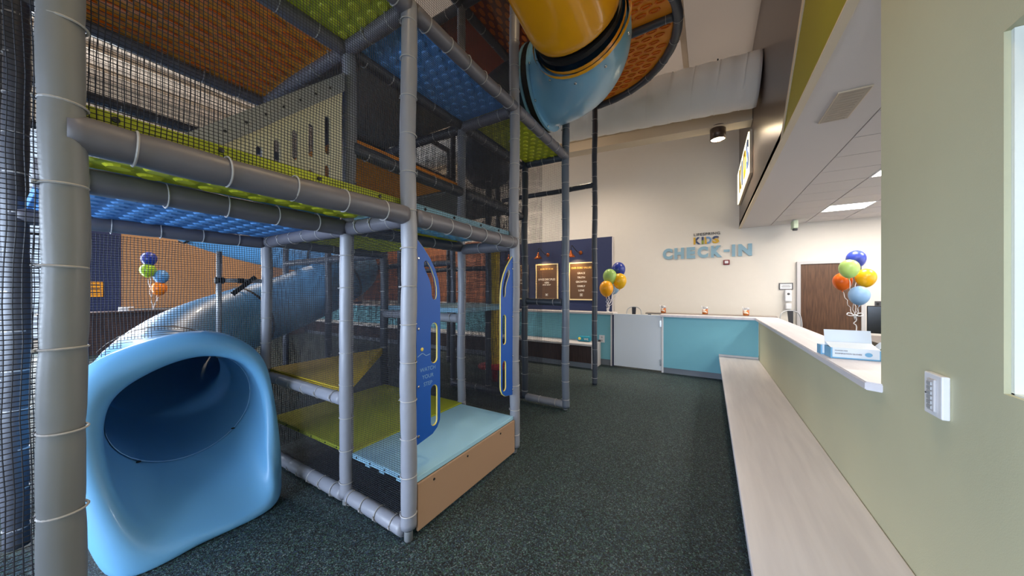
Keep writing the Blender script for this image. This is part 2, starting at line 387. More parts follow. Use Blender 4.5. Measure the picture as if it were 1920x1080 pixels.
for ch, x, wd, mm, pc, pn in (('K', 0, .15, [cy_, cn_], (.055, 0), (1, .1)), ('I', .175, .045, [cn_, cg_], (0, .09), (.2, -1)), ('D', .245, .14, [cy_, cb_], (.05, .0), (1, .15)), ('S', .405, .14, [cn_, cy_], (0, .10), (.3, -1))):
    o = text('letter', ch, .24, .016, mm, None, (0, 0, 0), ROTW, bold=.012, align='LEFT')
    bb = [q.co for q in o.data.vertices]; x0 = min(q.x for q in bb); x1 = max(q.x for q in bb); y0 = min(q.y for q in bb); y1 = max(q.y for q in bb)
    for q in o.data.vertices: q.co.x = (q.co.x-x0)/(x1-x0)*wd; q.co.y = (q.co.y-y0)/(y1-y0)*.18
    b2 = bmesh.new(); b2.from_mesh(o.data)
    bmesh.ops.bisect_plane(b2, geom=b2.verts[:]+b2.edges[:]+b2.faces[:], plane_co=(*pc, 0), plane_no=(*pn, 0))
    for f in b2.faces:
        c = f.calc_center_median(); f.material_index = 1 if ((c.x-pc[0])*pn[0]+(c.y-pc[1])*pn[1]) > 0 else 0
    b2.to_mesh(o.data); b2.free(); o.parent = t; o.location = (x, 0, 0)
t = thing('fire_strobe', 'small red fire alarm strobe below the CHECK-IN lettering', 'alarm', (.365, 9.4, 2.2))
box('base', -.065, .065, -.03, 0, -.06, .06, mat('alarm_red', (120, 24, 34), .4), t, .012)
box('lens', -.038, .038, -.055, -.028, -.032, .034, M_plastic, t, .01)
t = thing('wall_notice', 'small framed notice above the hand sanitiser', 'notice', (1.48, 9.4, 1.61))
boxes('frame', [(-.12, .12, -.02, 0, -.075, -.06), (-.12, .12, -.02, 0, .06, .075), (-.12, -.105, -.02, 0, -.06, .06), (.105, .12, -.02, 0, -.06, .06)], M_charc, t)
box('sheet', -.105, .105, -.012, -.002, -.06, .06, M_plastic, t)
boxes('printed_line', [(-.06, .06, -.014, -.012, .02, .026), (-.08, .08, -.014, -.012, 0, .006), (-.07, .07, -.014, -.012, -.02, -.014)], M_charc, t)
t = thing('sanitizer_dispenser', 'white wall hand sanitiser dispenser beside the brown door', 'dispenser', (1.51, 9.4, 1.4))
box('housing', -.06, .06, -.10, 0, -.13, .13, M_plastic, t, .02)
lathe('window', [(0, 0), (.024, 0), (.024, .006), (0, .006)], M_charc, t, (0, -.10, .04), ROTW)
box('drip_tray', -.05, .05, -.12, 0, -.3, -.17, M_plastic, t, .012)
t = thing('wall_plate', 'black square wall plate to the right of the brown door', 'switch', (2.91, 9.4, 1.24))
box('plate', -.045, .045, -.012, 0, -.06, .06, M_charc, t, .004); box('rocker', -.018, .018, -.02, -.01, -.03, .03, M_black, t, .003)
t = thing('exit_light', 'small emergency light hanging where ceiling meets far wall', 'emergency light', (1.53, 8.9, 3.0))
box('body', -.03, .05, -.13, .13, -.19, -.02, mat('pale_green_white', (206, 222, 196), .5), t, .015)
box('bracket', -.02, .02, -.04, .04, -.03, 0, M_plastic, t)
lathe('lamp_head', [(0, 0), (.04, 0), (.045, .03), (.02, .06), (0, .06)], M_charc, t, (.01, -.05, -.23))

# posters with barn lamps
def poster(xc, title, lines, label):
    t = thing('poster', label, 'poster', (xc, 9.385, 1.8))
    W, Hh = .78/2, 1.14/2
    box('board', -W+.03, W-.03, -.03, 0, -Hh+.03, Hh-.03, M_brown, t)
    boxes('frame', [(-W, W, -.045, 0, Hh-.035, Hh), (-W, W, -.045, 0, -Hh, -Hh+.035), (-W, -W+.035, -.045, 0, -Hh+.035, Hh-.035), (W-.035, W, -.045, 0, -Hh+.035, Hh-.035)], M_ivory, t)
    text('heading', title, .072, .004, M_gold, t, (0, -.033, Hh-.19), ROTW, bold=.002)
    z = Hh-.33
    for s, sz, gap in lines:
        text('line', s, sz, .004, M_whitep, t, (0, -.033, z-sz*.3), ROTW, bold=.0015); z -= gap
    boxes('emblem', [(-.04, .04, -.034, -.03, -Hh+.12, -Hh+.128), (-.04, .04, -.034, -.03, -Hh+.192, -Hh+.2), (-.04, -.032, -.034, -.03, -Hh+.12, -Hh+.2), (.032, .04, -.034, -.03, -Hh+.12, -Hh+.2), (-.018, .018, -.034, -.03, -Hh+.142, -Hh+.178)], M_whitep, t)
    return t
poster(-3.27, 'OUR CORE VALUES', [('GRACE', .075, .13), ('TRUTH', .075, .13), ('GROWTH', .075, .13), ('FAMILY', .075, .13), ('LOVE', .075, .13)], 'brown framed poster listing core values, nearest the balloons')
poster(-4.41, 'OUR MISSION', [('', .01, .17), ('MAKE DISCIPLES', .082, .1), ('HERE', .07, .07), ('AND NOW', .055, .08)], 'brown framed poster reading MAKE DISCIPLES, middle of the three')
poster(-5.48, 'OUR VISION', [('', .01, .17), ('LOVE GOD', .075, .12), ('LOVE PEOPLE', .075, .12)], 'brown framed poster mostly hidden behind the grey posts')
def sconce(x, label, lamp=True):
    t = thing('barn_lamp', label, 'wall lamp', (x, 9.385, 2.66), group='copper barn lamps')
    lathe('wall_rose', [(0, 0), (.06, 0), (.06, .012), (.03, .035), (0, .035)], M_copper, t, (0, 0, 0), ROTW)
    tube('gooseneck', crv([(0, -.03, 0), (-.03, -.14, .0), (-.10, -.24, .10), (-.155, -.30, .19), (-.175, -.33, .16), (-.178, -.34, .04)], 5), .011, M_darkg, t, 8)
    lathe('shade', [(.02, .05), (.03, .02), (.035, -.02), (.05, -.05), (.125, -.13), (.13, -.145), (.12, -.145), (.045, -.06), (.01, -.03)], M_copper, t, (-.178, -.34, 0))
    lathe('bulb', [(0, -.02), (.022, -.04), (.03, -.075), (.02, -.1), (0, -.108)], M_warmglow, t, (-.178, -.34, 0), n=12)
    spot('barn_lamp_light', (x-.17, 9.05, 2.52), (x-.10, 9.39, 1.9), 24, (1, .62, .25), 2.0, .8, .03)
sconce(-3.3, 'copper gooseneck lamp above the core values poster')
sconce(-4.38, 'copper gooseneck lamp above the MAKE DISCIPLES poster')
sconce(-5.45, 'copper gooseneck lamp above the hidden poster')

# ------------------------------------------------------------------ reception counters
ct = thing('reception_counter', 'teal fronted reception counter with white top in front of CHECK-IN wall', 'counter', (0, 6.52, 0))
box('front_panel', -.715, .685, 0, .10, .10, 1.028, M_teal, ct)
box('kickplate', -.715, .685, .012, .10, 0, .10, M_greyb, ct)
box('corner_guard', -.745, -.712, -.008, .11, 0, 1.028, M_plastic, ct, .004)
tb = bmesh.new()
A = [tb.verts.new((x, y, 0)) for x, y in ((-.77, -.055), (.635, -.055), (.635, -4.33), (.70, -4.37), (.83, -4.37), (.955, -4.33), (.955, .19), (.90, .25), (-.77, .25))]
f = tb.faces.new(A); r = bmesh.ops.extrude_face_region(tb, geom=[f])
for q in r['geom']:
    if isinstance(q, bmesh.types.BMVert): q.co.z += .04
bmesh.ops.bevel(tb, geom=[e for e in tb.edges if abs(e.verts[0].co.z-e.verts[1].co.z) < .001], offset=.005, segments=2, affect='EDGES')
link('worktop', bm_mesh('worktop', tb), M_bench, ct, (0, 0, 1.03))
sh = thing('back_shelf', 'narrow grey ledge behind the teal counter holding the snack jars', 'shelf', (-.05, 6.9, 0))
box('top', -1.02, 1.02, -.1, .14, 1.052, 1.08, mat('speckled_grey_top', (150, 142, 134), .5, var=.3, vscale=90), sh, .004)
boxes('support', [(-.98, -.94, -.05, .1, 0, 1.052), (.94, .98, -.05, .1, 0, 1.052), (-.02, .02, -.05, .1, 0, 1.052)], M_greyb, sh)
gt = thing('counter_gate', 'plain white swing gate between the two teal counters', 'gate', (-1.17, 6.52, 0))
box('panel', -.44, .42, 0, .04, .03, 1.055, mat('gate_white', (214, 222, 232), .45), gt, .004)
for z in (.18, .9):
    box('hinge', .395, .425, -.012, .0, z-.06, z+.06, M_steel, gt, .002)
lc = thing('side_counter', 'long teal counter with pale top running left behind the play frame', 'counter', (0, 6.58, 0))
box('front_panel', -13.5, -1.68, 0, .10, .12, 1.03, M_teal, lc)
box('kickplate', -13.5, -1.68, .012, .10, 0, .12, M_greyb, lc)
box('corner_guard', -1.69, -1.655, -.008, .11, 0, 1.03, M_plastic, lc, .004)
box('end_panel', -1.655, -1.63, 0, .3, 0, 1.03, M_navy, lc)
box('worktop', -13.5, -1.62, -.06, .30, 1.03, 1.07, M_lam, lc, .006)
bn = thing('wall_bench', 'low bench with dark wood front and white top under the teal side counter', 'bench', (0, 6.1, 0))
box('seat', -13.4, -1.885, -.02, .478, .435, .475, M_lam, bn, .005)
box('end_panel', -1.925, -1.885, -.02, .478, 0, .435, M_lam, bn, .004)
for k in range(8):
    x1 = -1.93-1.42*k
    box('front_board', x1-1.41, x1, .02, .04, .10, .432, M_woodf, bn, .002)
box('kickplate', -13.3, -1.93, .03, .05, 0, .10, M_greyb, bn)
rb = thing('long_bench', 'long pale grey bench running along the sage counter wall', 'bench', (0, 0, 0))
box('seat', .145, WX-.002, -2.4, 6.515, .362, .402, M_bench, rb, .006)
box('base', .24, WX-.002, -2.35, 6.51, 0, .362, M_greyb, rb)
box('end_upstand', .145, WX-.003, 6.497, 6.518, .402, .432, M_lam, rb, .003)
t = thing('power_outlet', 'white outlet plate on the teal side counter near the gate', 'outlet', (-1.86, 6.575, .53))
box('plate', -.055, .055, -.008, .004, -.075, .075, M_plastic, t, .004)
boxes('socket', [(-.018, .018, -.012, -.006, .015, .05), (-.018, .018, -.012, -.006, -.05, -.015)], M_frame, t)
t = thing('charger', 'small black plug in the outlet with white lead', 'charger', (-1.9, 6.56, .49))
box('plug', -.03, .02, -.03, .0, -.02, .02, M_charc, t, .006)
tube('lead', crv([(-.02, -.02, 0), (-.09, -.05, -.01), (-.14, -.10, -.013)], 5), .006, M_plastic, t, 8)
t = thing('tag_pouch', 'small teal box with yellow dot lying on the wood bench', 'box', (-2.17, 6.38, .477))
box('body', -.14, .14, -.05, .05, 0, .11, mat('teal_box', (40, 148, 178), .4), t, .03)
lathe('dot', [(0, 0), (.03, 0), (.03, .003), (0, .003)], M_core, t, (-.08, -.05, .06), ROTW)
text('print', 'WE', .06, .003, M_whitep, t, (.06, -.052, .035), ROTW)

# tissue/glove boxes on the counter
def carton(name, label, loc, rz_, w_, d_, h_, lid, teal=True):
    t = thing(name, label, 'box', loc, (0, 0, rz_))
    mb = mat('carton_white', (226, 236, 246), .5); me_ = mat('carton_blue', (120, 178, 216), .5)
    boxes('carton', [(0, w_, 0, d_, 0, .004), (0, w_, 0, .004, 0, h_), (0, w_, d_-.004, d_, 0, h_), (0, .004, 0, d_, 0, h_), (w_-.004, w_, 0, d_, 0, h_)], mb, t)
    boxes('edge_stripe', [(-.001, w_+.001, -.002, .0, 0, .008), (-.002, .006, -.003, d_, 0, h_), (w_-.006, w_+.002, -.002, .004, 0, h_*.9)], me_, t)
    if lid:
        o = box('lid', 0, w_, 0, .003, 0, .105, mb, t); o.location = (0, d_-.002, h_); o.rotation_euler = (-.22, 0, 0)
        o = box('flap', 0, w_*.98, 0, .003, 0, d_*.95, mb, t); o.location = (0, .004, h_); o.rotation_euler = (-1.36, 0, 0)
        o = box('side_flap', 0, .003, 0, d_*.7, 0, .05, mb, t); o.location = (w_-.003, .02, h_); o.rotation_euler = (0, .7, 0)
        box('liner', .01, w_-.01, .01, d_-.01, h_*.5, h_*.86, M_plastic, t)
    text('print', 'EXAMINATION GLOVES', .0115, .001, M_charc, t, (.018, -.0025, h_*.42), ROTW, align='LEFT')
    text('print', 'POWDER FREE', .009, .001, M_charc, t, (.018, -.0025, h_*.7), ROTW, align='LEFT')
    bmx = bmesh.new(); add_lathe(bmx, [(0, 0), (.013, 0), (.013, .001), (0, .001)], 16)
    for q in bmx.verts: q.co.x *= 1.3
    link('badge', bm_mesh('badge', bmx), me_, t, (w_*.76, -.001, h_*.5), ROTW)
    return t
carton('glove_box', 'open white and blue glove carton, front one on the counter', (.672, 2.845, 1.071), .02, .225, .12, .068, True)
carton('glove_box', 'closed blue edged carton behind the open glove carton', (.655, 2.985, 1.071), .03, .225, .075, .062, False)

# jars with snacks
for i, (x, lab) in enumerate([(-.75, 'small clear jar of snacks, leftmost on the back ledge'), (-.058, 'small clear jar of snacks, middle one on the back ledge'), (.549, 'small clear jar of snacks, rightmost on the back ledge')]):
    t = thing('snack_jar', lab, 'jar', (x, 6.85, 1.081), group='snack jars on the back ledge')
    m = mat('snack_mix', (190, 140, 80), .6)
    if i == 0:
        nt = m.node_tree; b = nt.nodes['Principled BSDF']; vo = nt.nodes.new('ShaderNodeTexVoronoi'); vo.inputs['Scale'].default_value = 30
        tc = nt.nodes.new('ShaderNodeTexCoord'); nt.links.new(tc.outputs['Object'], vo.inputs['Vector'])
        rr = nt.nodes.new('ShaderNodeValToRGB'); rr.color_ramp.interpolation = 'CONSTANT'
        rr.color_ramp.elements[0].color = (*lin((196, 110, 40)), 1); rr.color_ramp.elements[1].position = .45; rr.color_ramp.elements[1].color = (*lin((236, 226, 210)), 1)
        e = rr.color_ramp.elements.new(.75); e.color = (*lin((70, 90, 130)), 1)
        sp = nt.nodes.new('ShaderNodeSeparateColor'); nt.links.new(vo.outputs['Color'], sp.inputs[0]); nt.links.new(sp.outputs[0], rr.inputs[0]); nt.links.new(rr.outputs[0], b.inputs['Base Color'])
    lathe('contents', [(0, 0), (.045, 0), (.045, .1), (0, .1)], m, t, n=16)
    lathe('lid', [(.045, .1), (.048, .102), (.048, .135), (0, .14)], M_ltgrey, t, n=16)
    tube('scoop', [(-.03, -.05, .08), (-.055, -.06, .155)], .006, M_plastic, t, 6)

# metal bar stools
def stool(x, y, rzz, label):
    t = thing('metal_stool', label, 'stool', (x, y, 0), (0, 0, rzz), group='metal bar stools behind the counter')
    box('seat', -.17, .17, -.17, .17, .72, .745, M_darkg, t, .01)
    for sx in (-1, 1):
        for sy in (-1, 1):
            tube('leg', [(sx*.14, sy*.14, .72), (sx*.2, sy*.2, 0)], .014, M_darkg, t, 8)
    tube('foot_ring', crv([(.18, .18, .28), (-.18, .18, .28), (-.18, -.18, .28), (.18, -.18, .28)], 2, True), .009, M_darkg, t, 6, closed=True)
    tube('back_hoop', crv([(-.15, .15, .74), (-.165, .18, .95), (-.13, .2, 1.10), (0, .21, 1.15), (.13, .2, 1.10), (.165, .18, .95), (.15, .15, .74)], 6), .010, M_ltgrey, t, 8)
    bm = bmesh.new(); add_box(bm, -.045, .045, .19, .198, .74, 1.14)
    for q in bm.verts:
        if q.co.z < .8: q.co.x *= .6; q.co.y -= .04
    link('back_splat', bm_mesh('back_splat', bm), M_darkg, t)
stool(-1.44, 7.45, 0, 'metal bar stool seen over the white gate')
stool(1.32, 7.45, .3, 'metal bar stool in front of the brown door')
# dark chair and monitor beside the pillar
t = thing('monitor', 'black monitor cut off by the green pillar', 'monitor', (1.70, 5.02, .98), (0, 0, -.3))
box('panel', -.22, .22, -.02, .02, .06, .36, M_screen, t, .008); box('stand', -.03, .03, 0, .04, -.02, .1, M_black, t); box('foot', -.11, .11, -.06, .1, -.03, -.015, M_black, t, .004)
t = thing('work_desk', 'dark wood desk behind the counter, carrying the black monitor', 'desk', (1.95, 5.25, 0))
box('top', -.42, .9, -.4, .5, .90, .95, M_woodf, t, .005); box('side', -.38, -.34, -.35, .45, 0, .90, M_woodf, t); box('back', -.34, .9, .40, .44, .1, .90, mat('denim_blue', (58, 78, 120), .6), t)

# ------------------------------------------------------------------ balloons
def balloon(x, y, z, r, rgb, nm, label, group, knot, tilt=0):
    t = thing('balloon', label, 'balloon', (x, y, z), (0, tilt, 0), group)
    pr = []
    for k in range(17):
        a = PI*k/16; rr = r*.86*math.sin(a); zz = -r*math.cos(a)*(1.12 if k < 8 else .96)
        if k < 8: rr *= 1-.10*math.cos(a)**2
        pr.append((max(rr, 0 if k in (0, 16) else .001), zz))
    lathe('envelope', pr, mat('balloon_'+nm, rgb, .32, spec=.5), t, n=28)
    lathe('knot', [(.004, 0), (.014, -.022), (0, -.022)], mat('balloon_'+nm, rgb), t, (0, 0, -r*1.11), n=8)
    d = Vector(knot)-Vector((x, y, z-r*1.15))
    pts = []
    for k in range(13):
        s = k/12; p = Vector((0, 0, -r*1.13))+d*s
        pts.append(p+Vector((math.sin(s*24+x*9)*.018, math.cos(s*20)*.012, 0))*math.sin(PI*s))
    tube('ribbon', pts, .0045, M_plastic, t, 5)
KR = (2.17, 7.9, 1.0)
for x, y, z, c, nm, lab in [(2.26, 8.177, 2.085, (54, 72, 176), 'navy_blue', 'royal blue balloon on top of the bunch by the brown door'), (2.046, 7.703, 1.892, (178, 212, 120), 'pale_green', 'pale green balloon in the bunch by the brown door'), (2.06, 8.08, 1.684, (236, 104, 16), 'orange', 'orange balloon in the bunch by the brown door'), (2.31, 7.92, 1.738, (238, 176, 20), 'golden', 'golden yellow balloon in the bunch by the brown door'), (2.145, 7.624, 1.437, (142, 182, 226), 'sky', 'light blue balloon lowest in the bunch by the brown door')]:
    balloon(x, y, z, .155, c, nm, lab, 'balloons by the brown door', KR)
t = thing('balloon_weight', 'white ribbon bow weight under the balloons by the door', 'balloon weight', KR)
for s in (-1, 1):
    tube('loop', crv([(0, 0, .08), (s*.07, .02, .12), (s*.1, 0, .09), (s*.06, -.02, .07), (0, 0, .08)], 4), .008, M_plastic, t, 6)
tube('tail', crv([(0, 0, .1), (.02, 0, 0), (-.015, 0, -.06), (.02, 0, -.12), (0, 0, -.4), (.01, 0, -.7), (0, 0, -.96)], 4), .007, M_plastic, t, 6)
lathe('weight', [(0, -1.0), (.05, -1.0), (.05, -.96), (.02, -.94), (0, -.94)], M_plastic, t, n=12)
KL = (-1.78, 6.66, 1.085)
for x, y, z, c, nm, lab in [(-1.59, 6.834, 1.952, (34, 56, 150), 'deep_blue', 'deep blue balloon on top of the bunch beside the navy wall'), (-1.708, 6.6, 1.802, (160, 200, 110), 'leaf_green', 'green balloon in the bunch beside the navy wall'), (-1.535, 6.68, 1.712, (228, 178, 20), 'mustard', 'mustard yellow balloon at right of the bunch beside the navy wall'), (-1.747, 7.035, 1.603, (150, 186, 220), 'pale_blue', 'light blue balloon half hidden in the bunch beside navy wall'), (-1.741, 6.466, 1.56, (246, 168, 24), 'amber', 'amber balloon lowest in the bunch beside the navy wall')]:
    balloon(x, y, z, .155, c, nm, lab, 'balloons on the side counter', KL)
t = thing('balloon_weight', 'white curled ribbon weight on the end of the side counter', 'balloon weight', (-1.76, 6.66, 1.071))
lathe('weight', [(0, 0), (.03, 0), (.03, .02), (.012, .03), (0, .03)], M_plastic, t, n=12)
tube('tail', crv([(0, 0, .02), (.02, .01, .1), (-.01, 0, .18), (.03, 0, .26), (0, 0, .34)], 4), .007, M_plastic, t, 6)
KF = (-12.6, 2.35, 1.0)
for y, z, c, nm, lab in [(2.28, 2.36, (34, 56, 150), 'deep_blue', 'deep blue balloon far off behind the netting'), (2.26, 2.06, (160, 200, 40), 'lime', 'lime green balloon far off behind the netting'), (2.5, 1.9, (90, 150, 210), 'mid_blue', 'light blue balloon far off behind the netting'), (2.46, 1.58, (240, 130, 20), 'tangerine', 'orange balloon far off behind the netting')]:
    balloon(-12.6, y, z, .18, c, nm, lab, 'balloons in the far left corner', KF)
t = thing('far_counter', 'dark counter with panelled front far behind the netting', 'counter', (-12.6, 2.6, 0))
box('top', -.3, .3, -2.0, 3.5, .96, 1.0, M_woodf, t, .005); box('body', -.25, .25, -1.9, 3.4, 0, .96, M_woodf, t)
t = thing('notice_board', 'square orange sign on the far navy wall seen through netting', 'sign', (-13.93, 1.52, 1.55))
box('board', 0, .03, -.14, .16, -.2, .2, mat('sign_orange', (240, 160, 30), .5), t, .004)
boxes('printed_line', [(.03, .034, -.09, .11, z, z+.03) for z in (-.1, 0, .1)], M_brown, t)
t = thing('tissue_box', 'small white box on the far dark counter', 'box', (-12.5, 1.9, 1.0))
box('carton', -.08, .08, -.14, .1, 0, .1, M_plastic, t, .004); box('label', .081, .085, 0, .1, .01, .09, M_tan, t)

# ------------------------------------------------------------------ duct, downlights, lit fascia sign
t = thing('air_duct', 'large white fabric air duct crossing under the roof', 'duct', (0, 5.66, 0))
bm = bmesh.new(); pts = []; rad = []
x = .60; k = 0
while x > -13.8:
    pts.append((x, 0, 4.47+(.6-x)*.067)); rad.append(.355-(.006 if k % 6 == 0 else 0)+.004*math.sin(k)); x -= .045; k += 1
add_tube(bm, pts, rad, 36)
link('sleeve', bm_mesh('sleeve', bm), M_duct, t, smooth=True)
for k in range(0, 44):
    x = .42-k*.31
    bm = bmesh.new(); add_tube(bm, [(x+.005, 0, 4.47+(.59-x)*.067), (x-.005, 0, 4.47+(.61-x)*.067)], .3585, 36)
    link('hoop', bm_mesh('hoop', bm), M_duct, t)
for k in range(5): tube('hanger', [(-.8-k*2.6, 0, 4.8+(1.4+k*2.6)*.067), (-.8-k*2.6, 0, rz(-.8-k*2.6)-.02)], .006, M_steel, t, 6)
DLAB = ['bronze cylinder downlight hanging before the far wall']+['bronze cylinder downlight under the roof %s' % q for q in ('in front of the navy wall', 'in front of the amber panelling', 'above the aisle beside the tan step', 'above the aisle behind the camera', 'nearest the far left corner', 'over the deep end of the play frame', 'near the back windows', 'nearest the tan left wall')]
for i, (x, y) in enumerate(DOWN):
    z = 4.15 if i == 0 else rz(x)-.45
    t = thing('cylinder_downlight', DLAB[i], 'ceiling light', (x, y, z), group='cylinder downlights')
    lathe('housing', [(.105, 0), (.12, 0), (.12, .23), (0, .23)], M_bronze, t)
    lathe('lens', [(0, .012), (.105, .012)], mat('downlight_lens', (255, 232, 190), .5, emit=30), t)
    tube('stem', [(0, 0, .2), (0, 0, rz(x)-z-.01)], .012, M_darkg, t, 8)
    spot('downlight_beam', (x, y, z-.01), (x, y, 0), DPOW[i], (1, .74, .42) if i in (3, 4) else WARM, 2.5, .7, .09)
# narrow lightbox seen edge-on on the fascia
t = thing('lightbox_sign', 'lit cream lightbox with yellow shapes high on the bronze fascia', 'sign', (.56, 6.62, 3.46))
box('case', .02, .058, 0, 2.4, 0, .72, M_trimw, t)
box('face', 0, .02, .02, 2.38, .02, .70, M_signglow, t, .004)
my = mat('sign_yellow', (236, 200, 30), .5); mb_ = mat('sign_blue', (60, 90, 150), .5)
for ch, y, mm in (('K', .28, my), ('I', .85, mb_), ('D', 1.25, my), ('S', 1.8, mb_)):
    text('letter', ch, .62, .01, mm, t, (-.004, 2.05-y+.0, .14), (PI/2, 0, -PI/2), bold=.02, align='LEFT')

# keypad on the pillar
t = thing('wall_keypad', 'white push-button keypad on the green pillar wall', 'switch', (WX, 1.722, 1.14))
box('plate', -.020, .0, -.052, .052, -.073, .073, M_plastic, t, .004)
box('bezel', -.027, -.02, -.024, .018, -.055, .055, M_frame, t, .002)
for k in range(6):
    box('button', -.031, -.025, -.016, .010, -.048+k*.0165, -.036+k*.0165, M_ltgrey, t, .001)
box('indicator', -.024, -.021, .032, .037, -.003, .002, M_charc, t)

# ------------------------------------------------------------------ the play frame
ps = thing('play_structure', 'tall indoor play frame of padded grey posts, nets and coloured decks', 'play structure', (-1.55, 1.34, 0))
PO = Vector((-1.55, 1.34, 0))
tie_cache = {}; pad_cache = {}
def tie_mesh(r):
    k = round(r, 3)
    if k not in tie_cache:
        bm = bmesh.new()
        pts = [((r+.0015)*math.cos(2*PI*i/20), (r+.0015)*math.sin(2*PI*i/20), 0) for i in range(20)]
        add_tube(bm, pts, .0035, 5, closed=True)
        add_box(bm, r-.001, r+.010, -.006, .006, -.004, .005, .001)
        add_box(bm, r+.004, r+.0075, .004, .022, -.002, .002)
        me = bm_mesh('cable_tie', bm); me.materials.append(M_tie)
        tie_cache[k] = me
    return tie_cache[k]
def pad_mesh(L, r, ties, caps=True):
    key = (round(L, 3), round(r, 3), ties)
    if key in pad_cache: return pad_cache[key]
    n = 20; bm = bmesh.new(); rings = []; st = .0285; N = max(3, int(L/st))
    rnd = random.Random(int(L*1000)+7)
    ph = [rnd.uniform(0, 6.28) for _ in range(6)]
    for i in range(N+1):
        z = L*i/N
        ring = []
        dist = min((abs(z-q) for q in ties), default=1)
        base = r*(1+.035*min(1, dist/.06)-.03*max(0, 1-dist/.03))
        wob = .004*math.sin(z*5+ph[0]); wob2 = .004*math.sin(z*4.1+ph[1])
        for k in range(n):
            a = 2*PI*k/n
            rr = base*(1+.012*math.sin(3*a+z*9+ph[2])+.012*math.sin(2*a-z*13+ph[3]))
            # lapped vinyl seam
            if k == 0: rr *= 1.03
            ring.append(bm.verts.new((rr*math.cos(a)+wob, rr*math.sin(a)+wob2, z)))
        rings.append(ring)
    for A, B in zip(rings, rings[1:]):
        for k in range(n): bm.faces.new((A[k], A[(k+1) % n], B[(k+1) % n], B[k]))
    bm.faces.new(rings[0][::-1]); bm.faces.new(rings[-1])
    me = bm_mesh('pad', bm); me.materials.append(M_pad)
    for p in me.polygons: p.use_smooth = True
    pad_cache[key] = me
    return me
def pipe(name, a, b, r=.046, ties=True, pitch=.228, off=.11, foot=False, label=None, spin=0, m=None):
    a, b = Vector(a), Vector(b); L = (b-a).length
    tz = []; z = off
    while z < L-.03: tz.append(round(z, 3)); z += pitch
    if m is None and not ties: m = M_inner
    if m is None and name == 'beam' and a.z > 1.5: m = M_upshade
    me = pad_mesh(L, r, tuple(tz))
    if m is not None: me = me.copy(); me.materials[0] = m
    o = link(name, me, None, ps, a-PO)
    q = (b-a).to_track_quat('Z', 'Y') @ Matrix.Rotation(spin, 4, 'Z').to_quaternion()
    o.rotation_mode = 'QUATERNION'; o.rotation_quaternion = q
    if label: o['label'] = label
    if ties:
        for i, z in enumerate(tz):
            c = link('cable_tie', tie_mesh(r), None, o, (0, 0, z)); c.rotation_euler = (random.uniform(-.05, .05), random.uniform(-.05, .05), random.uniform(-.5, .5))
    else:
        bm = bmesh.new()
        for z in tz: add_tube(bm, [(0, 0, z-.004), (0, 0, z+.004)], r*1.04, 14)
        stuff(link('cable_ties', bm_mesh('cable_ties', bm), M_tie, o))
    if foot:
        lathe('steel_foot', [(.03, .0), (.026, -.004), (.026, -foot), (0, -foot)], M_ltgrey, o, n=16)
        lathe('foot_collar', [(0, .012), (.034, .012), (.034, -.010), (0, -.010)], M_black, o, n=16)
    return o
def post(x, y, z0, z1, **k): return pipe('post', (x, y, z0), (x, y, z1), **k)
def beam(a, b, **k): return pipe('beam', a, b, **k)
X = [-1.55, -2.19, -3.43, -4.67, -5.91]
Y = [.10, 1.34, 2.585, 3.845, 5.10]
A1, A2, A3 = 1.95, 3.21, 4.46
# front row of posts
post(X[0], Y[0]+.018, .0, A3, r=.0415, off=.20, spin=1.2, m=M_near, label='nearest padded post at the left edge')
post(X[0], Y[1], .075, A2+.03, foot=.075, off=.085, spin=.2, label='front corner post by the tan step')
post(X[0], Y[2], .05, A3, foot=.05, off=.12, label='front post right of the entrance')
post(X[0], Y[3], .03, A3, foot=.03, off=.1, m=mat('shaded_post_padding', (104, 112, 126), .38, bump=.12, bscale=22))  # pad colour darkened because less light reaches this post
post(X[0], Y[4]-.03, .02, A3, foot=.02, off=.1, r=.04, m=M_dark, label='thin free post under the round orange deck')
# inner posts
post(X[1], Y[1], .055, A1-.05, foot=.055, off=.10, r=.044)
post(X[1], Y[1]+.02, A1, A3, off=.1, r=.044)
post(X[2], Y[1], .05, A3, r=.04, off=.07)
post(X[1], Y[2], .30, A3, r=.04, off=.06)
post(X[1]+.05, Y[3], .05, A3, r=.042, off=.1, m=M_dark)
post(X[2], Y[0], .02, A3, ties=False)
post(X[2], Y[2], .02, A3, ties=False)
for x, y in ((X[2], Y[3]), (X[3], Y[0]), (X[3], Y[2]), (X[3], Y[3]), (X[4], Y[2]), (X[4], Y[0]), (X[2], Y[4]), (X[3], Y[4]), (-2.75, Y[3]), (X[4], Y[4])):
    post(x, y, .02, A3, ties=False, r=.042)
# beams: front face
R1 = .053
beam((X[0], Y[0]+.02, A1), (X[0], Y[1]-.03, A1), r=R1, off=.13, spin=.5)
beam((X[0], Y[1]+.04, A1), (X[0], Y[2]-.03, A1), r=R1, off=.1, pitch=.2)
for i in range(3): beam((X[0], Y[i]+.04, A2), (X[0], Y[i+1]-.02, A2), r=.05, off=.1, pitch=.2)
for i in range(4): beam((X[0], Y[i]+.04, A3), (X[0], Y[i+1]-.03, A3), r=.048, ties=(i > 1))
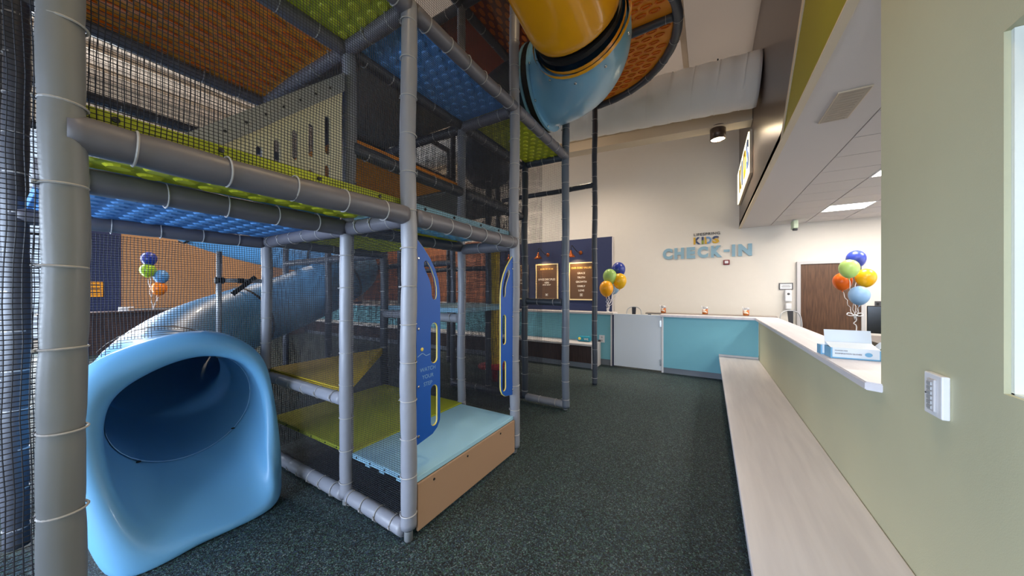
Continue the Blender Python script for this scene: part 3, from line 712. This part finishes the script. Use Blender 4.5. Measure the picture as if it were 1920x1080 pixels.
# beams across, left flank
beam((X[0]-.04, Y[1], A1-.01), (X[1]+.03, Y[1], A1-.01), r=.046, off=.12, pitch=.16)
beam((X[1]-.03, Y[1], A1-.01), (X[2]+.03, Y[1], A1-.01), r=.046, off=.1, pitch=.2)
beam((X[0]-.04, Y[1], A2), (X[1]+.03, Y[1], A2), r=.048, off=.12)
beam((X[1]-.03, Y[1], A2), (X[2]+.03, Y[1], A2), r=.048, off=.12)
beam((X[1], Y[0], A1), (X[1], Y[1]-.03, A1), r=.054, off=.12)
beam((X[2], Y[0], A1-.01), (X[2], Y[1]-.03, A1-.01), r=.05, off=.12)
for x in X[1:3]: beam((x, Y[0], A2), (x, Y[1]-.03, A2), r=.05, off=.12)
for x in X[1:3]:
    for i in (1, 2): beam((x, Y[i]+.03, A2), (x, Y[i+1]-.03, A2), ties=False)
    for i in (1,): beam((x, Y[i]+.03, A1), (x, Y[i+1]-.03, A1), ties=False)
beam((X[0]-.03, Y[1], .06), (X[1]+.04, Y[1], .06), r=.046, off=.09, pitch=.15, label='padded floor rail right of the slide')
beam((X[1]-.03, Y[1], .06), (X[2]+.03, Y[1], .06), r=.046, off=.1, pitch=.155)
beam((X[1]-.03, Y[1]-.005, .735), (X[2]+.03, Y[1]-.005, .735), r=.043, off=.1, pitch=.2)
# beams across at the far side of the entrance
beam((X[0]-.04, Y[2], A1-.02), (X[1]+.03, Y[2], A1-.02), r=.05, off=.12)
beam((X[0]-.04, Y[2], A2-.02), (X[1]+.03, Y[2], A2-.02), r=.05, off=.12)
beam((X[1]-.03, Y[2], 1.22), (X[2]+.03, Y[2], 1.22), r=.046, off=.1)
beam((X[1]-.03, Y[2], A2-.02), (X[2]+.03, Y[2], A2-.02), ties=False)
beam((X[0]-.04, Y[3], A2), (X[1]+.09, Y[3], A2), r=.046, off=.1, pitch=.17, m=M_dark)
beam((X[0]-.04, Y[3], 1.36), (X[1]+.09, Y[3], 1.36), r=.042, off=.12, m=M_dark)
beam((X[0]-.03, Y[3], .07), (X[1]+.08, Y[3], .07), r=.045, off=.1)
beam((X[1]+.02, Y[3], .07), (X[2], Y[3], .07), ties=False)
beam((X[0]-.03, Y[4]-.03, A2-.02), (-3.3, Y[4]-.03, A2-.02), r=.04, ties=False, m=M_dark)
beam((X[1], Y[1]+.04, 2.52), (X[1], Y[2]-.03, 2.52), r=.05, ties=False)
beam((X[1], Y[2]+.03, 2.52), (X[1], Y[3]-.03, 2.52), r=.05, ties=False)
for y in Y[2:]:
    beam((X[2], y, A1), (X[4], y, A1), ties=False, r=.045); beam((X[2], y, A2), (X[4], y, A2), ties=False, r=.045)
for y in Y[:4]: beam((X[0]-.04, y, A3), (X[2], y, A3), ties=False)
for x in X[1:]: beam((x, Y[0], A3), (x, Y[4], A3), ties=False)
for x in (X[3], X[4]): beam((x, Y[0], A2), (x, Y[3], A2), ties=False)

# decks ------------------------------------------------------------
def deck(x0, x1, y0, y1, z, m, mc, label=None, pitch=.105, dia=.036, slots=False, lip=.05, bolts=False, clips=False):
    o = box('deck', x0, x1, y0, y1, z-lip, z, m, None, .004); o.parent = ps; o.location = -PO
    if label: o['label'] = label
    if mc is not None:
        bm = bmesh.new(); row = 0; y = y0+pitch*.5
        while y < y1-pitch*.3:
            x = x0+pitch*(.5 if row % 2 == 0 else 1.0)
            while x < x1-pitch*.3:
                if slots:
                    sx, sy = dia*.62, dia*1.5
                    r = bmesh.ops.create_cone(bm, cap_ends=True, segments=10, radius1=1, radius2=.75, depth=.014)
                    for q in r['verts']: q.co = Vector((x+q.co.x*sx, y+q.co.y*sy, z-lip-.006-q.co.z*-1))
                else:
                    r = bmesh.ops.create_cone(bm, cap_ends=True, segments=12, radius1=dia*.72, radius2=dia, depth=.010)
                    for q in r['verts']: q.co = Vector((x+q.co.x, y+q.co.y, z-lip-.003+q.co.z))
                x += pitch
            y += pitch*.86; row += 1
        stuff(link('underside_cups', bm_mesh('underside_cups', bm), mc, o))
    return o
def bolts(parent, pts, axis='x', r=.010):
    bm = bmesh.new()
    add_lathe(bm, [(0, 0), (r, 0), (r*.9, r*.5), (0, r*.7)], 10)
    me = bm_mesh('bolt', bm); me.materials.append(M_darkg)
    rot = {'x': (0, PI/2, 0), 'y': (PI/2, 0, 0), 'z': (0, 0, 0)}[axis]
    for p in pts: link('bolt', me, None, parent, p, rot)
g = .03
d = deck(X[1]+g, X[0]-.028, Y[0]+g, Y[1]-g, 2.055, M_green, M_greencup, 'lime green deck over the slide mouth', pitch=.115, dia=.046)
bolts(d, [(X[0]-.027, yy, 2.033) for yy in (.215, .47, .83, 1.16)])
d = deck(X[2]+g, X[1]-g, Y[0]+g, Y[1]-g, 2.03, M_bluedk, M_bluecup, 'sky blue deck above the slide', pitch=.12, dia=.044)
d = deck(X[1]+g, X[0]-.028, Y[1]+g, Y[2]-g, 2.055, M_skydeck, M_sky, 'light blue deck above the entrance', pitch=.11, dia=.038)
bolts(d, [(X[0]-.027, yy, 2.033) for yy in (1.5, 1.78, 2.1, 2.36)])
deck(X[2]+g, X[1]-g, Y[1]+g, Y[2]-g, 2.03, M_green, M_greencup, 'lime deck behind the blue one')
deck(X[2]+g, X[1]-g, Y[0]+g, Y[1]-g, A2+.07, M_orange, M_orangec, 'upper orange deck', pitch=.13, dia=.04, slots=True)
deck(X[1]+g, X[0]-.028, Y[0]+g, Y[1]-g, A2+.07, M_green, M_greencup, 'upper lime deck nearest the camera')
deck(X[1]+g, X[0]-.03, Y[1]+g, Y[2]-g, A2+.07, M_bluedk, M_bluecup, 'upper azure deck', pitch=.10, dia=.032)
deck(X[1]+g+.05, X[0]-.03, Y[2]+g, Y[3]-g, A2+.07, M_green, M_greencup, 'upper lime deck by the far wall', pitch=.10, dia=.032)
deck(X[2]+g, X[1]-g, Y[1]+g, Y[2]-g, 2.62, M_orange, None, 'half height orange deck')
deck(X[2]+g, X[1]-g, Y[2]+g, Y[3]-g, 2.62, M_greyd, None)
deck(X[2]+g, X[1]-g, Y[2]+g, Y[3]-g, 1.32, M_skydeck, None, 'blue deck deep inside')
deck(X[1]+g, X[0]-g, Y[2]+g, Y[3]-g, A3+.06, M_redd, M_orangec, 'dark red top deck', slots=True)
deck(X[1]+g, X[0]-g, Y[1]+g, Y[2]-g, A3+.06, M_greyd, M_darkg, 'grey top deck')
deck(X[2]+g, X[1]-g, Y[2]+g, Y[3]-g, A3+.06, M_redd, None)
deck(X[2]+g, X[1]-g, Y[1]+g, Y[2]-g, A2+.07, M_greyd, None)
deck(X[3]+g, X[2]-g, Y[2]+g, Y[3]-g, A2+.07, M_redd, None)
deck(X[3]+g, X[2]-g, Y[0]+g, Y[2]-g, A3+.07, M_greyd, None)
# entrance steps
st = deck(X[1]+.03, X[0]+.015, Y[1]+.02, Y[2]-.045, .352, M_skydeck, None, 'light blue entrance step', lip=.034)
bolts(st, [(x, Y[1]+.0195, .336) for x in (-2.1, -1.95, -1.8, -1.66)], 'y', .007)
boxes('rib', [(x, x+.05, Y[1]+.03, Y[1]+.06, .295, .320) for x in (-2.02, -1.87, -1.70)], M_skydeck, st)
fp = box('fascia_panel', X[0]+.016, X[0]+.032, Y[1]+.045, Y[2]-.05, .03, .318, M_tan, None, .002); fp.parent = ps; fp.location = -PO; fp['label'] = 'tan riser board below the blue step'
bolts(fp, [(X[0]+.032, yy, .285) for yy in (1.52, 1.86, 2.3)], 'x', .008)
gs = deck(X[2]+.04, X[1]+.03, Y[1]+.02, Y[2]-.03, .362, M_green, None, 'lime green step behind the blue one', lip=.03)
bolts(gs, [(x, Y[1]+.0195, .347) for x in (-3.1, -2.9, -2.7, -2.5, -2.35)], 'y', .007)
bm = bmesh.new()
A = [bm.verts.new((x, y, .73)) for x, y in ((X[1]-.06, Y[1]+.02), (X[2]+.0, Y[2]-.02), (X[2]+.0, Y[1]+.02))]
f = bm.faces.new(A); r = bmesh.ops.extrude_face_region(bm, geom=[f])
for q in r['geom']:
    if isinstance(q, bmesh.types.BMVert): q.co.z += .07
ys = link('deck', bm_mesh('deck', bm), M_yellowd, ps, -PO); ys['label'] = 'triangular yellow climbing deck'
bolts(ys, [(x, Y[1]+.0195, .765) for x in (-3.2, -3.0, -2.75, -2.5, -2.35)], 'y', .008)
stuff(boxes('ridge', [(-3.38, X[1]-.07, Y[1]+.012, Y[1]+.022, z, z+.006) for z in (.735, .755, .775, .792)], M_yellowd, ys))

# round orange deck with padded rim
CX, CY, RR = X[0], 3.84, 1.27
pts = [(CX+(RR-.03)*math.sin(PI*k/40), CY+(RR-.03)*math.cos(PI*k/40)) for k in range(41)]
bm = bmesh.new(); A = [bm.verts.new((x, y, A3+.02)) for x, y in pts]; f = bm.faces.new(A); r = bmesh.ops.extrude_face_region(bm, geom=[f])
for q in r['geom']:
    if isinstance(q, bmesh.types.BMVert): q.co.z += .045
rd = link('deck', bm_mesh('deck', bm), M_orange, ps, -PO); rd['label'] = 'half round orange deck with slots'
bm = bmesh.new()
row = 0; yy = CY-RR
while yy < CY+RR:
    xx = CX+.08+(.07 if row % 2 else 0)
    while xx < CX+RR:
        if math.hypot(xx-CX, yy-CY) < RR-.11 and abs(yy-CY) > .06:
            rings = []
            for s, dz in ((1, 0), (1, -.010), (.72, -.010), (.6, .0)):
                rings.append([bm.verts.new((xx+math.cos(2*PI*k/12)*.058*s*(1 if s == 1 else 1), yy+math.sin(2*PI*k/12)*.026*s, A3+.019+dz)) for k in range(12)])
            for P, Q in zip(rings, rings[1:]):
                for k in range(12): bm.faces.new((P[k], P[(k+1) % 12], Q[(k+1) % 12], Q[k]))
        xx += .14
    yy += .095; row += 1
stuff(link('slot_ridges', bm_mesh('slot_ridges', bm), M_orangec, rd))
rim = [(CX+RR*math.sin(PI*k/48), CY+RR*math.cos(PI*k/48), A3-.0) for k in range(49)]
o = tube('rim', rim, [.05+.0025*math.sin(k*1.9) for k in range(49)], M_dark, None, 16); o.parent = ps; o.location = -PO; o['label'] = 'curved padded rim of the round deck'
for k in range(3, 48, 4):
    a = PI*k/48; p = Vector(rim[k]); c = link('cable_tie', tie_mesh(.05), None, o, p)
    tdir = Vector((math.cos(a), -math.sin(a), 0)); c.rotation_mode = 'QUATERNION'; c.rotation_quaternion = tdir.to_track_quat('Z', 'Y')
beam((CX+.05, CY+.04, A3), (CX+RR-.05, CY+.04, A3), r=.042, off=.3, pitch=.4, m=M_dark, label='padded spoke under the round deck')

# nets ---------------------------------------------------------------
def net(axis, at, a0, a1, z0, z1, pitch=.0133, t=.0013, hole=None, label=None, seg=.10):
    bm = bmesh.new(); ph = random.uniform(0, 6)
    def W(a, z):
        e = .0030*math.sin(a*9+z*5+ph)+.002*math.sin(a*23-z*17+ph)
        n_ = .008*math.sin(a*3.1+ph)*math.sin(z*2.7+ph)
        f = .0022*math.sin(z*31+a*7+ph)
        return Vector((at+n_, a+e, z+f)) if axis == 'x' else Vector((a+e, at+n_, z+f))
    def strand(p0, p1):
        L = max(abs(p1[0]-p0[0]), abs(p1[1]-p0[1])); n = max(2, int(L/seg)); prev = None
        vert = abs(p1[1]-p0[1]) > abs(p1[0]-p0[0])
        for i in range(n+1):
            s = i/n; a = p0[0]+(p1[0]-p0[0])*s; z = p0[1]+(p1[1]-p0[1])*s
            if hole and math.hypot(a-hole[0], z-hole[1]) < hole[2]: prev = None; continue
            c = W(a, z)
            o1 = Vector((0, t, 0)) if axis == 'x' else Vector((t, 0, 0))
            o2 = Vector((t, 0, 0)) if axis == 'x' else Vector((0, t, 0))
            if not vert: o1 = Vector((0, 0, t))
            q = [bm.verts.new(c+v) for v in (o1, o2, -o1, -o2)]
            if prev:
                for k in range(4): bm.faces.new((prev[k], prev[(k+1) % 4], q[(k+1) % 4], q[k]))
            prev = q
    a = a0
    while a <= a1: strand((a, z0), (a, z1)); a += pitch
    z = z0
    while z <= z1: strand((a0, z), (a1, z)); z += pitch
    me = bpy.data.meshes.new('net'); bm.to_mesh(me); bm.free()
    o = link('net', me, M_net, ps, -PO); stuff(o)
    if label: o['label'] = label
    return o
NX = X[0]-.02
net('x', NX, Y[0]+.04, Y[1]-.05, 1.99, 3.16, label='black net above the lime deck')
net('x', NX+.02, -1.2, Y[0]-.02, .05, 4.4, pitch=.0135, label='black net at the left edge of the frame')
post(X[0], -1.145, 0, A3, ties=False)
net('x', NX, Y[1]+.05, Y[2]-.05, 1.99, 3.16, label='black net above the entrance')
net('x', NX, Y[1]+.05, Y[2]-.05, 3.24, 4.4, pitch=.016)
net('y', Y[1]+.012, X[1]+.04, X[0]-.045, .09, 1.90, pitch=.0135, label='black net beside the corner post')
net('y', Y[1]+.012, X[2]+.04, X[1]-.04, .09, 1.90, pitch=.0145)
net('y', Y[1]+.012, X[2]+.04, X[1]-.04, 2.05, 3.16, pitch=.016)
net('x', X[2], Y[0]+.04, Y[1]-.04, .04, 1.88, pitch=.0165, t=.0016, hole=(.72, .72, .45), seg=.05, label='black net behind the slide mouth')
net('x', X[2]-.01, Y[0]+.04, Y[1]-.04, 2.06, 3.16, pitch=.02, t=.0014)
net('x', X[2]-.01, Y[1]+.04, Y[2]-.04, .05, 1.9, pitch=.018, t=.0016)
net('x', X[2]-.01, Y[1]+.04, Y[2]-.04, 2.1, 3.16, pitch=.018, t=.0018)
net('y', Y[2], X[1]+.04, X[0]-.05, .36, 1.88, pitch=.0145, label='black net beside the entrance')
net('y', Y[2], X[1]+.04, X[0]-.05, 2.06, 3.14, pitch=.017, t=.0016)
net('y', Y[2], X[2]+.04, X[1]-.05, 2.66, 4.4, pitch=.018, t=.0018)
net('y', Y[2]+.02, X[2]+.04, X[1]-.05, .05, 1.9, pitch=.018, t=.0016)
net('x', X[1]+.03, Y[2]+.04, Y[3]-.05, .08, 3.15, pitch=.017, t=.0016)
net('y', Y[3], X[1]+.10, X[0]-.045, .10, 3.15, pitch=.0165, t=.0011, label='fine net before the far wall')
net('y', Y[3], X[2]+.04, X[1]+.02, .10, 3.15, pitch=.02, t=.0018)
net('x', X[3], Y[2], Y[3], .05, 1.95, pitch=.022, t=.002)
net('y', Y[3]+.01, X[4], X[2], .05, 4.4, pitch=.022, t=.002)
net('y', Y[4], X[4], X[1]-.3, .05, 4.4, pitch=.024, t=.002)
net('x', X[4], Y[2], Y[4], .05, 4.4, pitch=.03, t=.002)

# blue entrance panels with yellow cores -----------------------------------
def side_panel(y0, sgn, label):
    # outline in (y,z) seen from the aisle; y0 is the post side
    W_, H_ = .215, 1.285
    out = [(0, 0), (.155, .0), (.19, .02), (.21, .06), (.212, .12), (.212, .78), (.212, .90), (.208, .96), (.195, 1.03), (.165, 1.10), (.12, 1.17), (.06, 1.235), (.015, 1.275), (0, 1.285)]
    out[1:4] = [(.14, .02), (.185, .05), (.208, .09)]
    hs = [slot(.155, .205, .058, .265), slot(.155, .615, .058, .262)]
    top = [(.183, .93), (.176, .905), (.158, .895), (.138, .903), (.128, .93), (.125, .98), (.108, 1.03), (.078, 1.08), (.062, 1.11), (.062, 1.14), (.078, 1.155), (.10, 1.145), (.13, 1.11), (.165, 1.04), (.182, .98)]
    hs.append(top)
    def tr(p): return (p[0]*sgn, p[1])
    core = plate('side_panel', [tr(p) for p in out], [[tr(p) for p in h] for h in hs], .010, M_core, ps, Vector((X[0]+.0, y0, .545))-PO, (PI/2, 0, PI/2))
    core['label'] = label
    def inset(h, d):
        c = (sum(p[0] for p in h)/len(h), sum(p[1] for p in h)/len(h)); o = []
        n = len(h)
        for i in range(n):
            a, b, cc = h[i-1], h[i], h[(i+1) % n]
            tx, ty = cc[0]-a[0], cc[1]-a[1]; L = math.hypot(tx, ty) or 1
            o.append((b[0]+ty/L*d, b[1]-tx/L*d))
        return o
    for s in (-1, 1):
        plate('blue_face', [tr(p) for p in inset(out, -.003)], [[tr(p) for p in inset(h, .003)] for h in hs], .003, M_blue, core, (0, 0, s*.0066), (0, 0, 0))
    for z in (.05, .36, .72, 1.16):
        lathe('screw', [(.005, 0), (.009, .001), (.009, .004), (.004, .006), (0, .004)], M_steel, core, (sgn*.018, z, .008), (0, 0, 0), n=12)
    return core
sp_ = side_panel(Y[1]+.052, 1, 'blue slotted hand panel on the front corner post')
for body, z in (('WATCH', .475), ('YOUR', .428), ('STEP', .381)):
    text('engraving', body, .036, .001, mat('engraved_blue', (128, 170, 214), .5), sp_, (.098, z-.03, .0085), (0, 0, 0))
M_eng = MATS['engraved_blue']
bmx = bmesh.new(); add_tube(bmx, crv([(.012, .545, .0085), (.05, .562, .0085), (.08, .545, .0085), (.115, .549, .0085)], 5), .0025, 5)
link('wave_mark', bm_mesh('wave_mark', bmx), M_eng, sp_)
lathe('sun_mark', [(0, 0), (.012, 0), (.012, .0012), (0, .0012)], M_core, sp_, (.048, .588, .008), n=16)
sp2 = side_panel(Y[2]-.03, -1, 'matching blue hand panel right of the entrance')

# cream slotted ramp side -----------------------------------------------
CXr = X[1]+.04
out = [(.60, 2.06), (1.28, 2.06), (1.28, 2.86), (1.02, 2.62), (.80, 2.40), (.655, 2.265), (.60, 2.2)]
hs = [slot(y, (a+b)/2, .032, b-a) for y, a, b in ((.803, 2.12, 2.28), (.889, 2.12, 2.36), (.985, 2.297, 2.476), (1.078, 2.346, 2.559), (1.181, 2.40, 2.654), (1.078, 2.12, 2.269), (1.181, 2.12, 2.33), (.985, 2.10, 2.235))]
hs[0] = slot(.803, 2.235, .032, .15); hs[1] = slot(.889, 2.27, .032, .22)
rp = plate('ramp_side', out, hs, .016, M_cream, ps, Vector((CXr, 0, 0))-PO, (PI/2, 0, PI/2)); rp['label'] = 'cream slotted side board of the inner slide'
bm = bmesh.new()
for (y0, z0), (y1, z1) in [((.50, 2.12), (1.29, 2.87))]:
    for k, (dx0, dx1, dz0, dz1) in enumerate([(-.02, .02, .0, .13)]):
        vs = []
        for x in (CXr+dx0, CXr+dx1):
            vs += [bm.verts.new((x, y0, z0+dz0)), bm.verts.new((x, y1, z1+dz0)), bm.verts.new((x, y1, z1+dz1)), bm.verts.new((x, y0, z0+dz1))]
        bm.faces.new(vs[:4]); bm.faces.new(vs[4:][::-1])
        for i in range(4): bm.faces.new((vs[i], vs[(i+1) % 4], vs[4+(i+1) % 4], vs[4+i]))
fl = link('ramp_flange', bm_mesh('ramp_flange', bm), M_ltgrey, ps, -PO); fl['label'] = 'grey metal flange along the inner slide'
bolts(fl, [(CXr+.02, .56+.09*k, 2.24+.09*k*.95) for k in range(8)], 'x', .008)
bm = bmesh.new()
vs = [bm.verts.new(p) for p in ((X[1]+.02, .3, 1.99+.07), (X[1]-.6, .3, 2.06), (X[1]-.6, 1.32, 3.02), (X[1]+.02, 1.32, 3.02))]
f = bm.faces.new(vs); bmesh.ops.solidify(bm, geom=[f], thickness=.03)
rs = link('ramp_bed', bm_mesh('ramp_bed', bm), M_bluedk, ps, -PO); rs['label'] = 'dark blue bed of the inner slide'

# yellow padded pole and coloured spinner deep inside
t = thing('foam_pillar', 'yellow foam pillar on red base deep inside the play frame', 'foam pillar', (-3.05, 4.45, 0))
lathe('column', [(.075, .25), (.08, .3), (.08, 2.2), (.0, 2.25)], M_yellowd, t, n=20)
lathe('base', [(.0, 0), (.05, 0), (.05, .2), (.28, .24), (.28, .27), (.07, .30), (0, .3)], mat('crimson_plastic', (190, 40, 50), .4), t, n=24)

# ------------------------------------------------------------------ blue tube slide
sl = thing('tube_slide', 'sky blue tube slide with wide hooded mouth at left', 'slide', (-2.9, .74, 0))
SO = Vector((-2.9, .74, 0))
cr_ = [(-3.15, .75+.37*math.sin(-2*PI*k/10), .70+.37*math.cos(2*PI*k/10)) for k in range(10)]
I_ = [(-2.85, .768, 1.072), (-2.85, .53, 1.02), (-2.85, .360, .86), (-2.78, .352, .52), (-2.64, .455, .185), (-2.62, .69, .10), (-2.64, 1.00, .11), (-2.75, 1.075, .36), (-2.85, 1.085, .72), (-2.85, .985, .97)]
O_ = [(-2.88, .803, 1.226), (-2.88, .459, 1.17), (-2.86, .245, .98), (-2.8, .235, .50), (-2.60, .37, .0), (-2.575, .67, .0), (-2.58, 1.04, .0), (-2.75, 1.172, .15), (-2.86, 1.165, .70), (-2.88, 1.075, 1.04)]
mid = []
for a, b in zip(I_, O_):
    a, b = Vector(a), Vector(b); m_ = (a+b)/2; m_.x += .045; mid.append(m_)
pre = []
for a, b in zip(cr_, I_):
    a, b = Vector(a), Vector(b); m_ = a*.38+b*.62; pre.append(m_)
pre[4] += Vector((0, .0, -.0)); pre[5] += Vector((0, 0, .03)); pre[6] += Vector((0, 0, .02))
ring0 = [(-3.30, .75+.37*math.sin(-2*PI*k/10), .71+.37*math.cos(2*PI*k/10)) for k in range(10)]
back = []
for k, b in enumerate(O_):
    b = Vector(b); c = Vector((-3.0, .74, .70)); q = b.copy(); q.x -= .14
    q.y = c.y+(b.y-c.y)*.99; q.z = b.z if b.z < .2 else c.z+(b.z-c.z)*.97
    back.append(q)
back2 = [(-3.30, .75+.40*math.sin(-2*PI*k/10), .71+.40*math.cos(2*PI*k/10)) for k in range(10)]
loops = [cr_, pre, I_, mid, O_, back, back2]
L2 = [crv(l, 6, True) for l in loops]
# smooth across the loops too
NL = []
M_ = len(L2[0])
cols = [crv([L2[j][i] for j in range(len(L2))], 5) for i in range(M_)]
bm = bmesh.new()
V = [[bm.verts.new(p) for p in c] for c in cols]
for vv in bm.verts: vv.co.z = max(vv.co.z, .002)
for i in range(M_):
    for j in range(len(V[0])-1):
        bm.faces.new((V[i][j], V[(i+1) % M_][j], V[(i+1) % M_][j+1], V[i][j+1]))
mo = link('mouth', bm_mesh('mouth', bm), M_sky, sl, -SO, smooth=True)
ml = mo.modifiers.new('s', 'SUBSURF'); ml.levels = 1; ml.render_levels = 1
path = crv([(-3.12, .75, .70), (-3.5, .75, .72), (-4.0, .80, .80), (-4.6, 1.15, .97), (-5.0, 1.7, 1.15), (-5.1, 2.3, 1.35), (-5.1, 3.0, 1.68), (-5.5, 3.5, 1.95), (-6.3, 3.4, 2.2), (-6.95, 2.6, 2.38), (-7.15, 1.8, 2.65), (-6.7, 1.2, 2.9), (-5.9, 1.1, 3.1)], 6)
k0 = 6; segs = []
def shell(name, pts, r, m, parent, off, n=32, thick=.02):
    bm = bmesh.new(); add_tube(bm, pts, r, n, cap=False); R2 = add_tube(bm, pts, [q-thick for q in r] if isinstance(r, list) else r-thick, n, cap=False)
    o = link(name, bm_mesh(name, bm), m, parent, off, smooth=True); return o
i = 0; first = True
while i < len(path)-1:
    j = min(len(path)-1, i+12)
    shell('tube_section', path[i:j+1], .39, M_sky, sl, -SO)
    t_ = (path[j]-path[j-1]).normalized()
    tube('flange_ring', [path[j]-t_*.018, path[j]+t_*.018], .415, M_black if j < len(path)-1 else M_sky, sl, 32, smooth=False, cap=False).location = -SO
    i = j
for yy, zz in ((.52, .40), (1.0, .44)):
    lathe('bolt', [(0, 0), (.012, 0), (.01, .006), (0, .008)], M_darkg, sl, Vector((-3.12, yy, zz+.005))-SO, n=10)
bm = bmesh.new()
add_tube(bm, [(-3.148, .75+.3685*math.sin(2*PI*k/40), .70+.3685*math.cos(2*PI*k/40)) for k in range(40)], .0025, 6, closed=True)
link('joint_seam', bm_mesh('joint_seam', bm), mat('pale_seam', (150, 196, 236), .4), sl, -SO)
t = thing('support_pole', 'shiny steel pole with cross arm standing on the blue slide', 'pole', (-3.47, 1.02, .95))
lathe('pole', [(.0, 0), (.018, 0), (.018, .88), (0, .88)], M_ltgrey, t, n=20)
tube('arm', [(0, 0, .64), (.03, .285, .64)], .017, M_ltgrey, t, 14)
tube('clamp', [(0, -.025, .64), (0, .03, .64)], .028, M_black, t, 14)
tube('clamp', [(.012, .12, .64), (.02, .16, .64)], .023, M_black, t, 14)
bm = bmesh.new(); add_box(bm, -.008, .008, -.11, .11, -.018, .018)
link('bracket', bm_mesh('bracket', bm), M_black, t, (.03, .16, .60), (.75, 0, 0))

# ------------------------------------------------------------------ high yellow and blue tube
ht = thing('tube_slide', 'yellow tube slide joined to pale blue elbow under round orange deck', 'slide', (-1.2, 2.9, 3.75))
HO = Vector((-1.2, 2.9, 3.75))
M_pale = mat('pale_blue_plastic', (126, 178, 210), .3, var=.03, vscale=3, coat=.4)
el = [(-1.56+.62*math.sin(a), 2.62+.62*math.cos(a), 3.75-.02*math.sin(a)) for a in [PI/2*k/12 for k in range(13)]]
el = [(-1.60, 3.24, 3.75)]+el
tube('flange_lip', [(-1.635, 3.24, 3.75), (-1.61, 3.24, 3.75)], .452, M_pale, ht, 40, smooth=False).location = -HO
shell('blue_elbow', el, [.405]*1+[.405+.02*math.sin(PI*k/12) for k in range(13)], M_pale, ht, -HO, 40)
tube('flange_ring', [(-1.60, 3.24, 3.75), (-1.54, 3.24, 3.75)], .45, M_black, ht, 40, smooth=False).location = -HO
tube('flange_lip', [(-1.54, 3.24, 3.75), (-1.515, 3.24, 3.75)], .455, M_pale, ht, 40, smooth=False).location = -HO
for k in range(8):
    a = 2*PI*k/8
    lathe('bolt', [(0, 0), (.014, 0), (.012, .01), (0, .014)], M_steel, ht, Vector((-1.515, 3.24+.43*math.cos(a), 3.75+.43*math.sin(a)))-HO, (0, PI/2, 0), n=10)
je = Vector(el[-1])
shell('yellow_lip', [je+Vector((0, .015, 0)), je+Vector((0, -.02, .003))], .428, M_yel, ht, -HO, 40, thick=.04)
tube('joint_ring', [je+Vector((0, -.02, .0)), je+Vector((0, -.06, .008))], .365, M_black, ht, 40, smooth=False).location = -HO
for k in range(10):
    a = 2*PI*k/10+.2
    lathe('bolt', [(0, 0), (.012, 0), (.010, .012), (0, .016)], M_steel, ht, Vector((je.x+.432*math.cos(a), je.y+.06, je.z+.432*math.sin(a)))-HO, (0, 0, 0), n=10)
yp = crv([je+Vector((0, -.08, .01)), (-.945, 2.2, 3.84), (-1.02, 1.7, 4.05), (-1.35, 1.25, 4.35), (-1.9, 1.1, 4.65), (-2.5, 1.3, 4.8)], 6)
shell('yellow_tube', yp, [.355, .372, .385]+[.39]*(len(yp)-3), M_yel, ht, -HO, 40)
bp = crv([(-1.64, 3.24, 3.75), (-2.1, 3.3, 3.7), (-2.6, 3.6, 3.6), (-3.0, 4.2, 3.5)], 6)
shell('dark_tube', bp, .40, mat('slate_plastic', (52, 66, 84), .4), ht, -HO, 32)
